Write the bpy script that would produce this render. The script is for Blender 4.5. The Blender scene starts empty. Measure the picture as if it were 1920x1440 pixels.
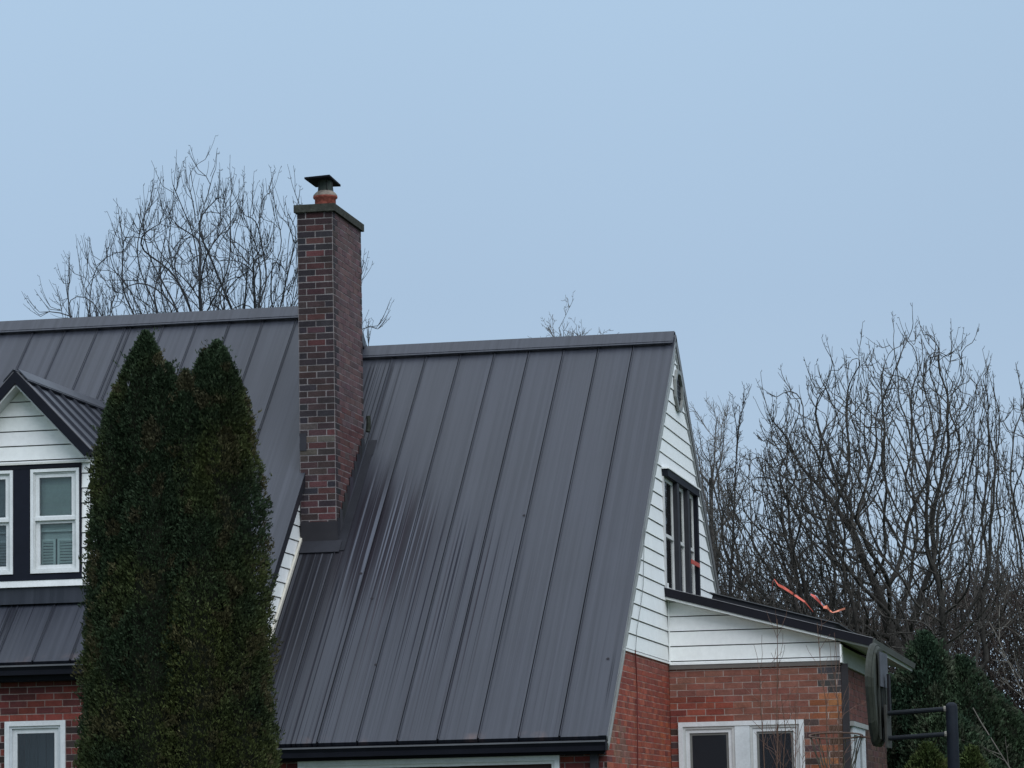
import bpy, math, random
import numpy as np
from mathutils import Vector, Matrix, noise as mnoise

R = math.radians
scene = bpy.context.scene
random.seed(7); np.random.seed(7)

# ------------------------------------------------------------------ camera, world, sun
# the scene's zero height is the photographer's eye; the ground lies 1.6 m below it
GZ = -1.6
cam_d = bpy.data.cameras.new('camera'); cam = bpy.data.objects.new('camera', cam_d)
scene.collection.objects.link(cam); scene.camera = cam
cam_d.sensor_width = 36.0; cam_d.lens = 6256.14/1920*36.0
cam_d.clip_start = 0.5; cam_d.clip_end = 3000
ya, pi_, ro = R(11.04775), R(7.68676), R(-1.15215)
fw = Vector((-math.sin(ya)*math.cos(pi_), math.cos(ya)*math.cos(pi_), math.sin(pi_)))
rt0 = Vector((math.cos(ya), math.sin(ya), 0)); up0 = rt0.cross(fw)
rt = math.cos(ro)*rt0+math.sin(ro)*up0; up = -math.sin(ro)*rt0+math.cos(ro)*up0
m3 = Matrix((rt, up, -fw)).transposed()
cam.matrix_world = Matrix.Translation((0, 0, 0)) @ m3.to_4x4()

SUN_EL, SUN_AZ = 44.0, 146.0      # azimuth clockwise from +Y (north): the sun sits behind the camera to the right
world = bpy.data.worlds.new('World'); scene.world = world; world.use_nodes = True
nt = world.node_tree; nt.nodes.clear()
def nd(t, **k):
    n = nt.nodes.new(t)
    for a, v in k.items(): setattr(n, a, v)
    return n
sky = nd('ShaderNodeTexSky'); sky.sky_type = 'NISHITA'; sky.sun_disc = False
sky.sun_elevation = R(SUN_EL); sky.sun_rotation = R(SUN_AZ); sky.air_density = 1.0; sky.dust_density = 1.5
tc = nd('ShaderNodeTexCoord'); sep = nd('ShaderNodeSeparateXYZ'); nt.links.new(tc.outputs['Generated'], sep.inputs[0])
ramp = nd('ShaderNodeValToRGB'); nt.links.new(sep.outputs['Z'], ramp.inputs[0])
e = ramp.color_ramp.elements
e[0].position = 0.0; e[0].color = (.50, .66, .83, 1)
e[1].position = 1.0; e[1].color = (1.35, 1.50, 1.70, 1)
for p_, c_ in ((.09, (.458, .602, .775)), (.16, (.424, .575, .765)), (.27, (.45, .622, .820)), (.5, (.95, 1.10, 1.30))):
    q = e.new(p_); q.color = (*c_, 1)
cl = nd('ShaderNodeTexNoise'); cl.inputs['Scale'].default_value = 2.2; cl.inputs['Detail'].default_value = 2
nt.links.new(tc.outputs['Generated'], cl.inputs['Vector'])
mr = nd('ShaderNodeMapRange'); nt.links.new(cl.outputs['Fac'], mr.inputs[0])
mr.inputs[1].default_value = .3; mr.inputs[2].default_value = .7; mr.inputs[3].default_value = .96; mr.inputs[4].default_value = 1.04
mulc = nd('ShaderNodeVectorMath', operation='MULTIPLY')
nt.links.new(ramp.outputs[0], mulc.inputs[0]); nt.links.new(mr.outputs[0], mulc.inputs[1])
b1 = nd('ShaderNodeBackground'); b1.inputs[1].default_value = 0.05; nt.links.new(sky.outputs[0], b1.inputs[0])
b2 = nd('ShaderNodeBackground'); b2.inputs[1].default_value = 1.0; nt.links.new(mulc.outputs[0], b2.inputs[0])
mx = nd('ShaderNodeMixShader'); mx.inputs[0].default_value = 0.93
nt.links.new(b1.outputs[0], mx.inputs[1]); nt.links.new(b2.outputs[0], mx.inputs[2])
out = nd('ShaderNodeOutputWorld'); nt.links.new(mx.outputs[0], out.inputs[0])

sd = bpy.data.lights.new('sun', 'SUN'); so = bpy.data.objects.new('sun', sd); scene.collection.objects.link(so)
sd.energy = 1.75; sd.angle = R(50); sd.color = (.97, .98, 1.0)
sdir = Vector((math.sin(R(SUN_AZ))*math.cos(R(SUN_EL)), math.cos(R(SUN_AZ))*math.cos(R(SUN_EL)), math.sin(R(SUN_EL))))
so.rotation_euler = sdir.to_track_quat('Z', 'Y').to_euler(); so.location = (0, 0, 40)

scene.view_settings.view_transform = 'Standard'; scene.view_settings.look = 'None'
scene.view_settings.exposure = 0.0; scene.view_settings.gamma = 1.0
scene.cycles.max_bounces = 6; scene.cycles.transparent_max_bounces = 12

# ------------------------------------------------------------------ materials
def mat(name, base=(.5, .5, .5), rough=.8, spec=.3, metal=0.0, ns=6.0, na=.2, bump=0.0, bs=40.0, tint=True, ns2=None, na2=0.0):
    m = bpy.data.materials.new(name); m.use_nodes = True; t = m.node_tree; n = t.nodes; L = t.links
    p = n['Principled BSDF']; p.inputs['Roughness'].default_value = rough
    p.inputs['Specular IOR Level'].default_value = spec; p.inputs['Metallic'].default_value = metal
    c = n.new('ShaderNodeTexCoord')
    if tint:
        a = n.new('ShaderNodeAttribute'); a.attribute_name = 'tint'; src = a.outputs['Color']
    else:
        a = n.new('ShaderNodeRGB'); a.outputs[0].default_value = (*base, 1); src = a.outputs[0]
    for sc, am in ((ns, na), (ns2, na2)):
        if not sc or not am: continue
        x = n.new('ShaderNodeTexNoise'); x.inputs['Scale'].default_value = sc; x.inputs['Detail'].default_value = 5
        x.inputs['Roughness'].default_value = .65
        L.new(c.outputs['Object'], x.inputs['Vector'])
        r = n.new('ShaderNodeMapRange'); r.inputs[1].default_value = .25; r.inputs[2].default_value = .75
        r.inputs[3].default_value = 1-am; r.inputs[4].default_value = 1+am; L.new(x.outputs['Fac'], r.inputs[0])
        v = n.new('ShaderNodeVectorMath'); v.operation = 'MULTIPLY'
        L.new(src, v.inputs[0]); L.new(r.outputs[0], v.inputs[1]); src = v.outputs[0]
    L.new(src, p.inputs['Base Color'])
    if bump:
        x = n.new('ShaderNodeTexNoise'); x.inputs['Scale'].default_value = bs; x.inputs['Detail'].default_value = 4
        L.new(c.outputs['Object'], x.inputs['Vector'])
        b = n.new('ShaderNodeBump'); b.inputs['Strength'].default_value = bump; b.inputs['Distance'].default_value = .01
        L.new(x.outputs['Fac'], b.inputs['Height']); L.new(b.outputs[0], p.inputs['Normal'])
    return m

M_BRICK = mat('brick', rough=.88, spec=.2, ns=9, na=.28, bump=.5, bs=60, ns2=45, na2=.18)
M_SIDING = mat('siding', rough=.5, spec=.35, ns=2.2, na=.045, bump=.08, bs=25, ns2=14, na2=.055)
M_TRIM = mat('trim_paint', rough=.45, spec=.4, ns=5, na=.12, bump=.1, bs=30, ns2=40, na2=.06)
M_DARK = mat('dark_trim', rough=.55, spec=.12, ns=4, na=.2, bump=.05)
M_STONE = mat('cap_stone', rough=.95, spec=.1, ns=14, na=.45, bump=.8, bs=30, ns2=50, na2=.2)
M_BARK = mat('bark', rough=.9, spec=.1, ns=3, na=.35, ns2=25, na2=.25)
M_LEAF = mat('foliage', rough=.7, spec=.15, ns=1.3, na=.35, ns2=5, na2=.25)
M_HOOP = mat('weathered_plastic', rough=.65, spec=.12, ns=6, na=.3, bump=.15, ns2=30, na2=.15)
M_CLOTH = mat('ribbon_plastic', rough=.5, spec=.3, ns=8, na=.15)

def glass_mat(name, tintc=(.90, .94, .94)):
    m = bpy.data.materials.new(name); m.use_nodes = True; t = m.node_tree; n = t.nodes; L = t.links
    n.remove(n['Principled BSDF'])
    tr = n.new('ShaderNodeBsdfTransparent'); tr.inputs[0].default_value = (*tintc, 1)
    gl = n.new('ShaderNodeBsdfGlossy'); gl.inputs['Roughness'].default_value = .03
    c = n.new('ShaderNodeTexCoord'); x = n.new('ShaderNodeTexNoise'); x.inputs['Scale'].default_value = 1.5
    L.new(c.outputs['Object'], x.inputs['Vector'])
    b = n.new('ShaderNodeBump'); b.inputs['Strength'].default_value = .12; b.inputs['Distance'].default_value = .02
    L.new(x.outputs['Fac'], b.inputs['Height']); L.new(b.outputs[0], gl.inputs['Normal'])
    fr = n.new('ShaderNodeFresnel'); fr.inputs[0].default_value = 1.5
    ad = n.new('ShaderNodeMath'); ad.operation = 'MULTIPLY_ADD'; ad.inputs[1].default_value = 1.05; ad.inputs[2].default_value = .0
    L.new(fr.outputs[0], ad.inputs[0])
    mi = n.new('ShaderNodeMixShader'); L.new(ad.outputs[0], mi.inputs[0]); L.new(tr.outputs[0], mi.inputs[1]); L.new(gl.outputs[0], mi.inputs[2])
    L.new(mi.outputs[0], n['Material Output'].inputs[0]); return m
M_GLASS = glass_mat('window_glass')

def screen_mat():
    m = bpy.data.materials.new('insect_screen'); m.use_nodes = True; n = m.node_tree.nodes; L = m.node_tree.links
    p = n['Principled BSDF']; p.inputs['Base Color'].default_value = (.012, .015, .022, 1); p.inputs['Roughness'].default_value = .9
    tr = n.new('ShaderNodeBsdfTransparent'); mi = n.new('ShaderNodeMixShader'); mi.inputs[0].default_value = .72
    L.new(tr.outputs[0], mi.inputs[1]); L.new(p.outputs[0], mi.inputs[2]); L.new(mi.outputs[0], n['Material Output'].inputs[0]); return m
M_SCREEN = screen_mat()

def roof_mat(name, wing):
    """coated brown-grey steel; UV = metres along the ridge, metres up the slope; dirt streaks run down the slope"""
    m = bpy.data.materials.new(name); m.use_nodes = True; t = m.node_tree; n = t.nodes; L = t.links
    p = n['Principled BSDF']; p.inputs['Specular IOR Level'].default_value = .5
    uv = n.new('ShaderNodeUVMap'); uv.uv_map = 'UVMap'
    def mp(sx, sy, detail=4, rough=.6):
        a = n.new('ShaderNodeMapping'); a.inputs['Scale'].default_value = (sx, sy, 1); L.new(uv.outputs[0], a.inputs[0])
        x = n.new('ShaderNodeTexNoise'); x.inputs['Scale'].default_value = 1; x.inputs['Detail'].default_value = detail
        x.inputs['Roughness'].default_value = rough; L.new(a.outputs[0], x.inputs[0]); return x.outputs['Fac']
    def mth(op, a, b=None, c=None, clamp=False):
        x = n.new('ShaderNodeMath'); x.operation = op; x.use_clamp = clamp
        for i, v in enumerate((a, b, c)):
            if v is None: continue
            if isinstance(v, (int, float)): x.inputs[i].default_value = v
            else: L.new(v, x.inputs[i])
        return x.outputs[0]
    def rng(v, a, b, c, d, smooth=True):
        x = n.new('ShaderNodeMapRange'); x.interpolation_type = 'SMOOTHSTEP' if smooth else 'LINEAR'
        L.new(v, x.inputs[0])
        for i, q in enumerate((a, b, c, d)): x.inputs[i+1].default_value = q
        return x.outputs[0]
    s = n.new('ShaderNodeSeparateXYZ'); L.new(uv.outputs[0], s.inputs[0]); U, V = s.outputs[0], s.outputs[1]
    fine = mp(16, .12, 3); broad = mp(1.3, .5, 4); streak = mp(13, .16, 5, .7); thin = mp(30, .25, 3, .6)
    # colour
    col = n.new('ShaderNodeMix'); col.data_type = 'RGBA'
    col.inputs['A'].default_value = (.018, .021, .030, 1); col.inputs['B'].default_value = (.035, .039, .052, 1)
    L.new(rng(mth('ADD', mth('MULTIPLY', fine, .6), mth('MULTIPLY', broad, .4)), .35, .65, 0, 1), col.inputs['Factor'])
    cur = col.outputs['Result']
    grime = None
    def over(c, f):
        nonlocal cur, grime
        if max(c) < .06: grime = f if grime is None else mth('MAXIMUM', grime, f)
        x = n.new('ShaderNodeMix'); x.data_type = 'RGBA'; x.inputs['B'].default_value = (*c, 1)
        L.new(cur, x.inputs['A']); L.new(f, x.inputs['Factor']); cur = x.outputs['Result']
    rough = rng(broad, .3, .7, .40, .50)
    if wing:
        # run-off dirt below and beside the chimney: long straight dark and pale tracks
        tr = mp(22, .03, 3, .6); tr2 = mp(27, .045, 2, .6); tr3 = mp(34, .05, 2, .6); st = mp(15, .0, 3, .6)
        start = mth('ADD', mth('SUBTRACT', 5.50, mth('MULTIPLY', mth('ADD', U, 9.55), .75)), mth('MULTIPLY', mth('SUBTRACT', st, .5), 2.2))
        below = rng(mth('SUBTRACT', start, V), -.2, 1.1, 0, 1)
        end = rng(mth('ADD', V, mth('MULTIPLY', mth('SUBTRACT', tr, .5), 3.5)), 1.9, 3.6, 0, 1)
        core = mth('MULTIPLY', mth('MULTIPLY', below, end), mth('MULTIPLY', rng(U, -8.95, -8.3, 1, 0), rng(U, -9.85, -9.6, 0, 1)))
        wet = mth('MULTIPLY', core, .72); over((.014, .013, .018), wet)
        over((.014, .012, .017), mth('MULTIPLY', core, rng(tr, .38, .56, .05, .85)))
        over((.10, .11, .135), mth('MULTIPLY', core, rng(tr2, .53, .60, 0, .8)))
        wide = mth('MULTIPLY', mth('MULTIPLY', below, rng(V, .2, 2.4, .2, 1)), mth('MULTIPLY', rng(U, -7.9, -7.0, 1, 0), rng(U, -9.4, -9.0, 0, 1)))
        over((.006, .006, .012), mth('MULTIPLY', wide, rng(tr3, .56, .60, 0, .85)))
        over((.024, .018, .024), mth('MULTIPLY', wide, rng(tr, .56, .62, 0, .5)))
        # grime held in the valley against the taller house
        gs = mp(11, .03, 3, .6)
        g = mth('MULTIPLY', mth('MULTIPLY', rng(U, -9.95, -9.35, 1, 0), rng(V, 4.8, 4.0, 0, 1)), rng(V, .2, 2.2, .25, 1))
        over((.010, .009, .011), mth('MULTIPLY', g, rng(gs, .34, .5, .35, .85)))
        over((.075, .08, .095), mth('MULTIPLY', g, rng(tr2, .55, .62, 0, .65)))
        lf = mth('MULTIPLY', rng(U, -9.3, -8.8, 1, 0), rng(V, 3.6, 2.8, 0, 1)); over((.006, .006, .011), mth('MULTIPLY', lf, rng(tr3, .55, .59, 0, .85)))
        hi = mth('MULTIPLY', mth('MULTIPLY', rng(U, -9.75, -9.3, 1, 0), rng(V, 5.6, 5.9, 0, 1)), rng(tr3, .53, .58, 0, .8))
        over((.010, .010, .014), mth('MULTIPLY', hi, rng(V, 7.5, 7.8, 1, 0)))
        # fine dark tracks lower down and specks
        lo = mth('MULTIPLY', rng(V, 3.2, .2, 0, 1), rng(thin, .54, .66, 0, .40)); over((.028, .026, .034), lo)
    else:
        lo = rng(mp(24, .08, 2, .6), .55, .60, 0, .7)
        over((.012, .012, .018), mth('MULTIPLY', lo, mth('MULTIPLY', rng(V, .25, .85, .0, 1), rng(V, 1.0, 1.6, 1, .10))))
    rust = mth('MULTIPLY', rng(V, .0, .14, 1, 0), rng(mp(3, 2), .5, .7, 0, .5)); over((.14, .09, .08), rust)
    at = n.new('ShaderNodeAttribute'); at.attribute_name = 'tint'; s3 = n.new('ShaderNodeSeparateXYZ'); L.new(at.outputs['Vector'], s3.inputs[0])
    deck = rng(s3.outputs[0], .012, .03, 1, 0, False)                 # the black deck that shows in the seams
    over((.003, .003, .005), deck)
    L.new(rng(grime, 0, 1, .40, .07, False), p.inputs['Specular IOR Level'])
    L.new(cur, p.inputs['Base Color']); L.new(rough, p.inputs['Roughness'])
    b = n.new('ShaderNodeBump'); b.inputs['Strength'].default_value = .6; b.inputs['Distance'].default_value = .012
    L.new(mth('ADD', mth('MULTIPLY', fine, .3), mth('MULTIPLY', mp(2.2, .55, 1), 2.2)), b.inputs['Height']); L.new(b.outputs[0], p.inputs['Normal'])
    return m
M_ROOFW = roof_mat('steel_roofing_streaked', True)
M_ROOF = roof_mat('steel_roofing', False)

# ------------------------------------------------------------------ mesh helpers
class MB:
    def __init__(s): s.v = []; s.f = []; s.c = []; s.uv = []
    def poly(s, pts, col=(.5, .5, .5), uvs=None):
        i = len(s.v); s.v += [tuple(p) for p in pts]; s.f.append(tuple(range(i, i+len(pts))))
        s.c += [col]*len(pts); s.uv += (uvs if uvs else [(0, 0)]*len(pts))
    def grid(s, pts, quads, col):
        i = len(s.v); s.v += [tuple(p) for p in pts]
        for q in quads: s.f.append(tuple(i+k for k in q)); s.c += [col]*len(q); s.uv += [(0, 0)]*len(q)
class Fr:
    """local frame: u along a wall or ridge, v up it, h out of it"""
    def __init__(s, O, U, V, N): s.O = Vector(O); s.U = Vector(U).normalized(); s.V = Vector(V).normalized(); s.N = Vector(N).normalized(); s.hand = s.U.cross(s.V).dot(s.N)
    def P(s, u, v, h): return s.O+s.U*u+s.V*v+s.N*h
    def face(s, mb, pts, col, uo=0, vo=0):
        if s.hand < 0: pts = pts[::-1]
        mb.poly([s.P(*p) for p in pts], col, [(p[0]+uo, p[1]+vo) for p in pts])
    def box(s, mb, u0, u1, v0, v1, h0, h1, col, back=True, uo=0, vo=0):
        a, b, c, d = (u0, v0), (u1, v0), (u1, v1), (u0, v1)
        f = lambda *p: s.face(mb, list(p), col, uo, vo)
        f((u0, v0, h1), (u1, v0, h1), (u1, v1, h1), (u0, v1, h1))
        if back: f((u0, v1, h0), (u1, v1, h0), (u1, v0, h0), (u0, v0, h0))
        f((u0, v0, h0), (u1, v0, h0), (u1, v0, h1), (u0, v0, h1))
        f((u1, v1, h0), (u0, v1, h0), (u0, v1, h1), (u1, v1, h1))
        f((u0, v1, h0), (u0, v0, h0), (u0, v0, h1), (u0, v1, h1))
        f((u1, v0, h0), (u1, v1, h0), (u1, v1, h1), (u1, v0, h1))
    def ring(s, mb, u0, u1, v0, v1, w, h0, h1, col):
        s.box(mb, u0, u0+w, v0, v1, h0, h1, col); s.box(mb, u1-w, u1, v0, v1, h0, h1, col)
        s.box(mb, u0+w, u1-w, v0, v0+w, h0, h1, col); s.box(mb, u0+w, u1-w, v1-w, v1, h0, h1, col)
def clip(poly, ax, val, gt):
    r = []; n = len(poly)
    for i in range(n):
        a, b = poly[i], poly[(i+1) % n]
        ia = (a[ax] >= val) if gt else (a[ax] <= val); ib = (b[ax] >= val) if gt else (b[ax] <= val)
        if ia: r.append(a)
        if ia != ib:
            t = (val-a[ax])/(b[ax]-a[ax]); r.append((a[0]+(b[0]-a[0])*t, a[1]+(b[1]-a[1])*t))
    return r if len(r) >= 3 else []
def minus(polys, holes):
    for (a, b, c, d) in holes:
        o = []
        for p in polys:
            q = clip(p, 0, a, False)
            if q: o.append(q)
            q = clip(p, 0, b, True)
            if q: o.append(q)
            m = clip(clip(p, 0, a, True) or [(0, 0)], 0, b, False) if clip(p, 0, a, True) else []
            if m:
                q = clip(m, 1, c, False)
                if q: o.append(q)
                q = clip(m, 1, d, True)
                if q: o.append(q)
        polys = o
    return polys

ORIG = {}
def link(o, parent=None):
    scene.collection.objects.link(o)
    if parent: o.parent = parent
def thing(name, loc, label, cat, group=None):
    o = bpy.data.objects.new(name, None); link(o); o.location = loc; ORIG[o.name] = Vector(loc)
    o['label'] = label; o['category'] = cat
    if group: o['group'] = group
    return o
def mesh_obj(name, V, F, C, UV, m, parent=None, smooth=False):
    V = np.asarray(V, dtype=np.float64).reshape(-1, 3)
    lo, hi = V.min(0), V.max(0); org = np.array([(lo[0]+hi[0])/2, (lo[1]+hi[1])/2, lo[2]])
    me = bpy.data.meshes.new(name)
    if isinstance(F, np.ndarray):
        k = F.shape[1]; me.vertices.add(len(V)); me.vertices.foreach_set('co', (V-org).ravel())
        me.loops.add(F.size); me.loops.foreach_set('vertex_index', F.ravel().astype(np.int32))
        me.polygons.add(len(F)); me.polygons.foreach_set('loop_start', np.arange(0, F.size, k, dtype=np.int32))
        me.update(calc_edges=True)
    else:
        me.from_pydata((V-org).tolist(), [], F)
    at = me.color_attributes.new('tint', 'FLOAT_COLOR', 'CORNER')
    C = np.asarray(C, dtype=np.float32)
    if C.ndim == 1: C = np.tile(C, (len(me.loops), 1))
    at.data.foreach_set('color', np.hstack([C, np.ones((len(C), 1), np.float32)]).ravel())
    if UV is not None:
        ul = me.uv_layers.new(name='UVMap'); ul.data.foreach_set('uv', np.asarray(UV, dtype=np.float32).ravel())
    me.materials.append(m)
    if smooth: me.polygons.foreach_set('use_smooth', np.ones(len(me.polygons), bool))
    o = bpy.data.objects.new(name, me); link(o, parent)
    W = Vector(org); ORIG[o.name] = W
    o.location = W-(ORIG[parent.name] if parent else Vector((0, 0, 0)))
    return o
def build(name, mb, m, parent=None, smooth=False):
    return mesh_obj(name, mb.v, mb.f, mb.c, mb.uv, m, parent, smooth)
def tag(o, label=None, cat=None, group=None, kind=None):
    if label: o['label'] = label
    if cat: o['category'] = cat
    if group: o['group'] = group
    if kind: o['kind'] = kind
    return o
def tube(mb, pts, rad, col, sides=8, cap=True):
    pts = [Vector(p) for p in pts]; n = len(pts); rr = rad if isinstance(rad, (list, tuple)) else [rad]*n
    V = []; prev = None
    for i, p in enumerate(pts):
        t = (pts[min(i+1, n-1)]-pts[max(i-1, 0)]).normalized()
        a = t.cross(Vector((0, 0, 1)) if abs(t.z) < .9 else Vector((1, 0, 0))).normalized() if prev is None else (prev-t*prev.dot(t)).normalized()
        prev = a; b = t.cross(a)
        for k in range(sides):
            an = 2*math.pi*k/sides; V.append(p+(a*math.cos(an)+b*math.sin(an))*rr[i])
    Q = [(i*sides+k, i*sides+(k+1) % sides, (i+1)*sides+(k+1) % sides, (i+1)*sides+k) for i in range(n-1) for k in range(sides)]
    if cap: Q += [tuple(range(sides))[::-1], tuple((n-1)*sides+k for k in range(sides))]
    mb.grid(V, Q, col)
def jit(c, a): 
    k = 1+random.uniform(-a, a); return tuple(max(0, x*k*(1+random.uniform(-a*.3, a*.3))) for x in c)

# ------------------------------------------------------------------ bricks and boards
def bricks(mb, fr, u0, u1, v0, v1, course, blen, colf, holes=(), mortar=(.30, .265, .25), phase=0.0, joint=.010, voff=0.0, pattern=None, umin=None):
    full = [(u0, v0), (u1, v0), (u1, v1), (umin(v1), v1), (u0, [v for v in (v0+k*.01 for k in range(2000)) if umin(v) > u0][0])] if umin else [(u0, v0), (u1, v0), (u1, v1), (u0, v1)]
    for p in minus([full], holes):
        fr.face(mb, [(a, b, 0) for a, b in p], mortar)
    r0 = math.floor((v0-voff)/course); r = r0
    while voff+r*course < v1-.005:
        z0 = max(v0, voff+r*course+joint/2); z1 = min(v1, voff+(r+1)*course-joint/2)
        if z1-z0 > .012:
            if pattern: edges = pattern(r)
            else:
                edges = []; u = u0-blen+(phase+(.5*blen if r % 2 else 0)) % blen
                while u < u1: edges.append((u, u+blen)); u += blen
            for i, (a, b) in enumerate(edges):
                j = random.uniform(-.0025, .0025)
                a, b = max(umin(z1) if umin else u0, u0, a+joint/2+j), min(u1, b-joint/2+j)
                if b-a < .02: continue
                h = .0035+random.uniform(-.0015, .0025)
                zj = random.uniform(-.002, .002)
                col = colf((a+b)/2, (z0+z1)/2, r, i)
                if col is None: continue
                segs = [[(a, z0), (b, z0), (b, z1), (a, z1)]]
                for q in minus(segs, [(x0-.004, x1+.004, y0-.004, y1+.004) for x0, x1, y0, y1 in holes]):
                    us = [w[0] for w in q]; vs = [w[1] for w in q]
                    if max(us)-min(us) > .012 and max(vs)-min(vs) > .012:
                        fr.box(mb, min(us), max(us), min(vs)+zj, max(vs)+zj, 0, h, col, back=False)
        r += 1
def boards(mb, fr, poly, exposure, vstart, holes=(), col=(.80, .81, .80), gap=.0125, t=.016):
    for p in minus([poly], holes): fr.face(mb, [(a, b, -.012) for a, b in p], (.06, .065, .07))  # backing coloured dark: shade painted into the gaps between the boards
    vs = [p[1] for p in poly]; k = math.floor((min(vs)-vstart)/exposure)
    while vstart+k*exposure < max(vs):
        z0 = vstart+k*exposure; z1 = z0+exposure-gap; k += 1
        q = clip(poly, 1, z0, True)
        if q: q = clip(q, 1, z1, False)
        if not q: continue
        c = jit(col, .02); H = lambda z: t-(t-.004)*(z-z0)/exposure
        for p in minus([q], holes):
            fr.face(mb, [(a, b, H(b)) for a, b in p], c)
            lo = min(x[1] for x in p); us = [x[0] for x in p if abs(x[1]-lo) < 1e-6]
            if len(us) > 1:
                a, b = min(us), max(us); fr.face(mb, [(a, lo, -.011), (b, lo, -.011), (b, lo, H(lo)), (a, lo, H(lo))], c)

WHITE = (.80, .81, .80); NEARBLACK = (.008, .009, .014); METAL = (.055, .050, .055)

# ------------------------------------------------------------------ ground
gm = mat('lawn', base=(.06, .085, .03), rough=.95, spec=.05, ns=1.2, na=.4, tint=False, bump=.6, bs=12, ns2=.08, na2=.3)
mb = MB(); mb.grid([(-900, -900, GZ), (900, -900, GZ), (900, 1400, GZ), (-900, 1400, GZ)], [(0, 1, 2, 3)], (.06, .085, .03))
tag(build('ground', mb, gm), kind='structure')
rm = mat('asphalt', base=(.05, .05, .052), rough=.9, spec=.2, ns=3, na=.25, tint=False, bump=.5, bs=60)
mb = MB(); mb.grid([(-9.6, 12, GZ+.004), (-1.0, 12, GZ+.004), (-1.0, 33.5, GZ+.004), (-9.6, 33.5, GZ+.004)], [(0, 1, 2, 3)], (.05, .05, .05))
tag(build('driveway', mb, rm), kind='structure')
mb = MB(); mb.grid([(-80, -3, GZ+.004), (80, -3, GZ+.004), (80, 11.9, GZ+.004), (-80, 11.9, GZ+.004)], [(0, 1, 2, 3)], (.05, .05, .05))
tag(build('road', mb, rm), kind='structure')

# ================================================================== THE HOUSE
house = thing('house', (-11.5, 41.5, GZ), 'red brick and white sided house with steep dark metal roofs and tall chimney', 'house')
Z = (0, 0, 1)
# wing on the right: eave edge (35.87, 1.05), ridge (41.912, 6.30); taller main block on the left
WE, WR = (35.87, 1.05), (41.912, 6.30)
ME, MR = (36.15, 2.06), (41.44, 6.797)
XW0, XW1 = -10.19, -6.04
XM0, XM1 = -19.6, -10.13

def roof_slope(name, X0, X1, E, Rg, seams, material, back=False, cap=True, thick=.10, skipfascia=False):
    dy, dz = Rg[0]-E[0], Rg[1]-E[1]; L = math.hypot(dy, dz)
    if back: O = (0, 2*Rg[0]-E[0], E[1]); V = (0, -dy, dz); N = (0, dz, dy); U = (1, 0, 0)
    else: O = (0, E[0], E[1]); V = (0, dy, dz); N = (0, -dz, dy); U = (1, 0, 0)
    fr = Fr(O, U, V, N); mb = MB(); c = METAL
    xs = sorted([s for s in seams if X0+.02 < s < X1-.02]); e = [X0]+xs+[X1]
    fr.box(mb, X0, X1, 0, L, -thick, -.046, (.01, .01, .012))
    for i in range(len(e)-1):
        a = e[i]+(.006 if i else 0); b = e[i+1]-(.020 if i < len(e)-2 else 0)
        fr.box(mb, a, b, -.015, L-.03, -.045, random.uniform(-.0015, .0015), c, back=False)
    for s in xs: fr.box(mb, s-.003, s+.006, -.012, L-.04, -.045, .016, c, back=False)
    o = build(name, mb, material, house)
    return o, fr, L
wing_seams = [-6.55-.4525*k for k in range(0, 8)]
main_seams = [-10.87-.4465*k for k in range(0, 20)]+[-13.175]
wroof, FW, LW = roof_slope('roof', XW0, XW1, WE, WR, wing_seams, M_ROOFW)
tag(wroof, 'streaked dark metal roof of the lower wing')
mroof, FM, LM = roof_slope('roof', XM0, XM1, ME, MR, main_seams, M_ROOF)
tag(mroof, 'dark metal roof of the taller block')
wback, FWB, _ = roof_slope('roof', XW0, XW1, WE, WR, wing_seams, M_ROOF, back=True)
mback, FMB, _ = roof_slope('roof', XM0, XM1, ME, MR, main_seams, M_ROOF, back=True)

def ridge(frames, X0, X1, L, parent, w=.225):
    mb = MB()
    for fr in frames:
        fr.box(mb, X0, X1, L-w, L+.004, .046, .058, METAL)
        fr.box(mb, X0, X1, L-w-.034, L-w, .048, .053, METAL)
        fr.box(mb, X0, X1, L-w-.034, L-w-.028, .036, .048, METAL)
    build('ridge_cap', mb, M_ROOF, parent)
ridge((FW, FWB), XW0+.02, XW1-.004, LW, wroof)
ridge((FM, FMB), XM0, XM1-.004, LM, mroof)

# verge flashings and gable trim
def verge(fr, X, L, parent, col, drop):
    mb = MB(); fr.box(mb, X-.085, X+.012, -.016, L-.004, .0025, .006, METAL); build('verge_cap', mb, M_ROOF, parent)
    mb = MB(); fr.box(mb, X+.0005, X+.014, -.02, L-.004, -drop, .002, col); build('verge_trim', mb, M_TRIM, parent)
verge(FW, XW1, LW, wroof, (.20, .205, .21), .07); verge(FWB, XW1, LW, wback, (.12, .12, .12), .13)
verge(FM, XM1, LM, mroof, (.014, .015, .02), .115); verge(FMB, XM1, LM, mback, (.014, .015, .02), .115)
mb = MB()
for fr in (FW, FWB): fr.box(mb, XW1-.018, XW1+.002, .02, LW-.13, -.19, -.131, (.30, .31, .30)); fr.box(mb, XW1-.019, XW1-.004, .02, LW-.19, -.235, -.191, (.20, .21, .20))
build('rake_board', mb, M_TRIM, house)

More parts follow.
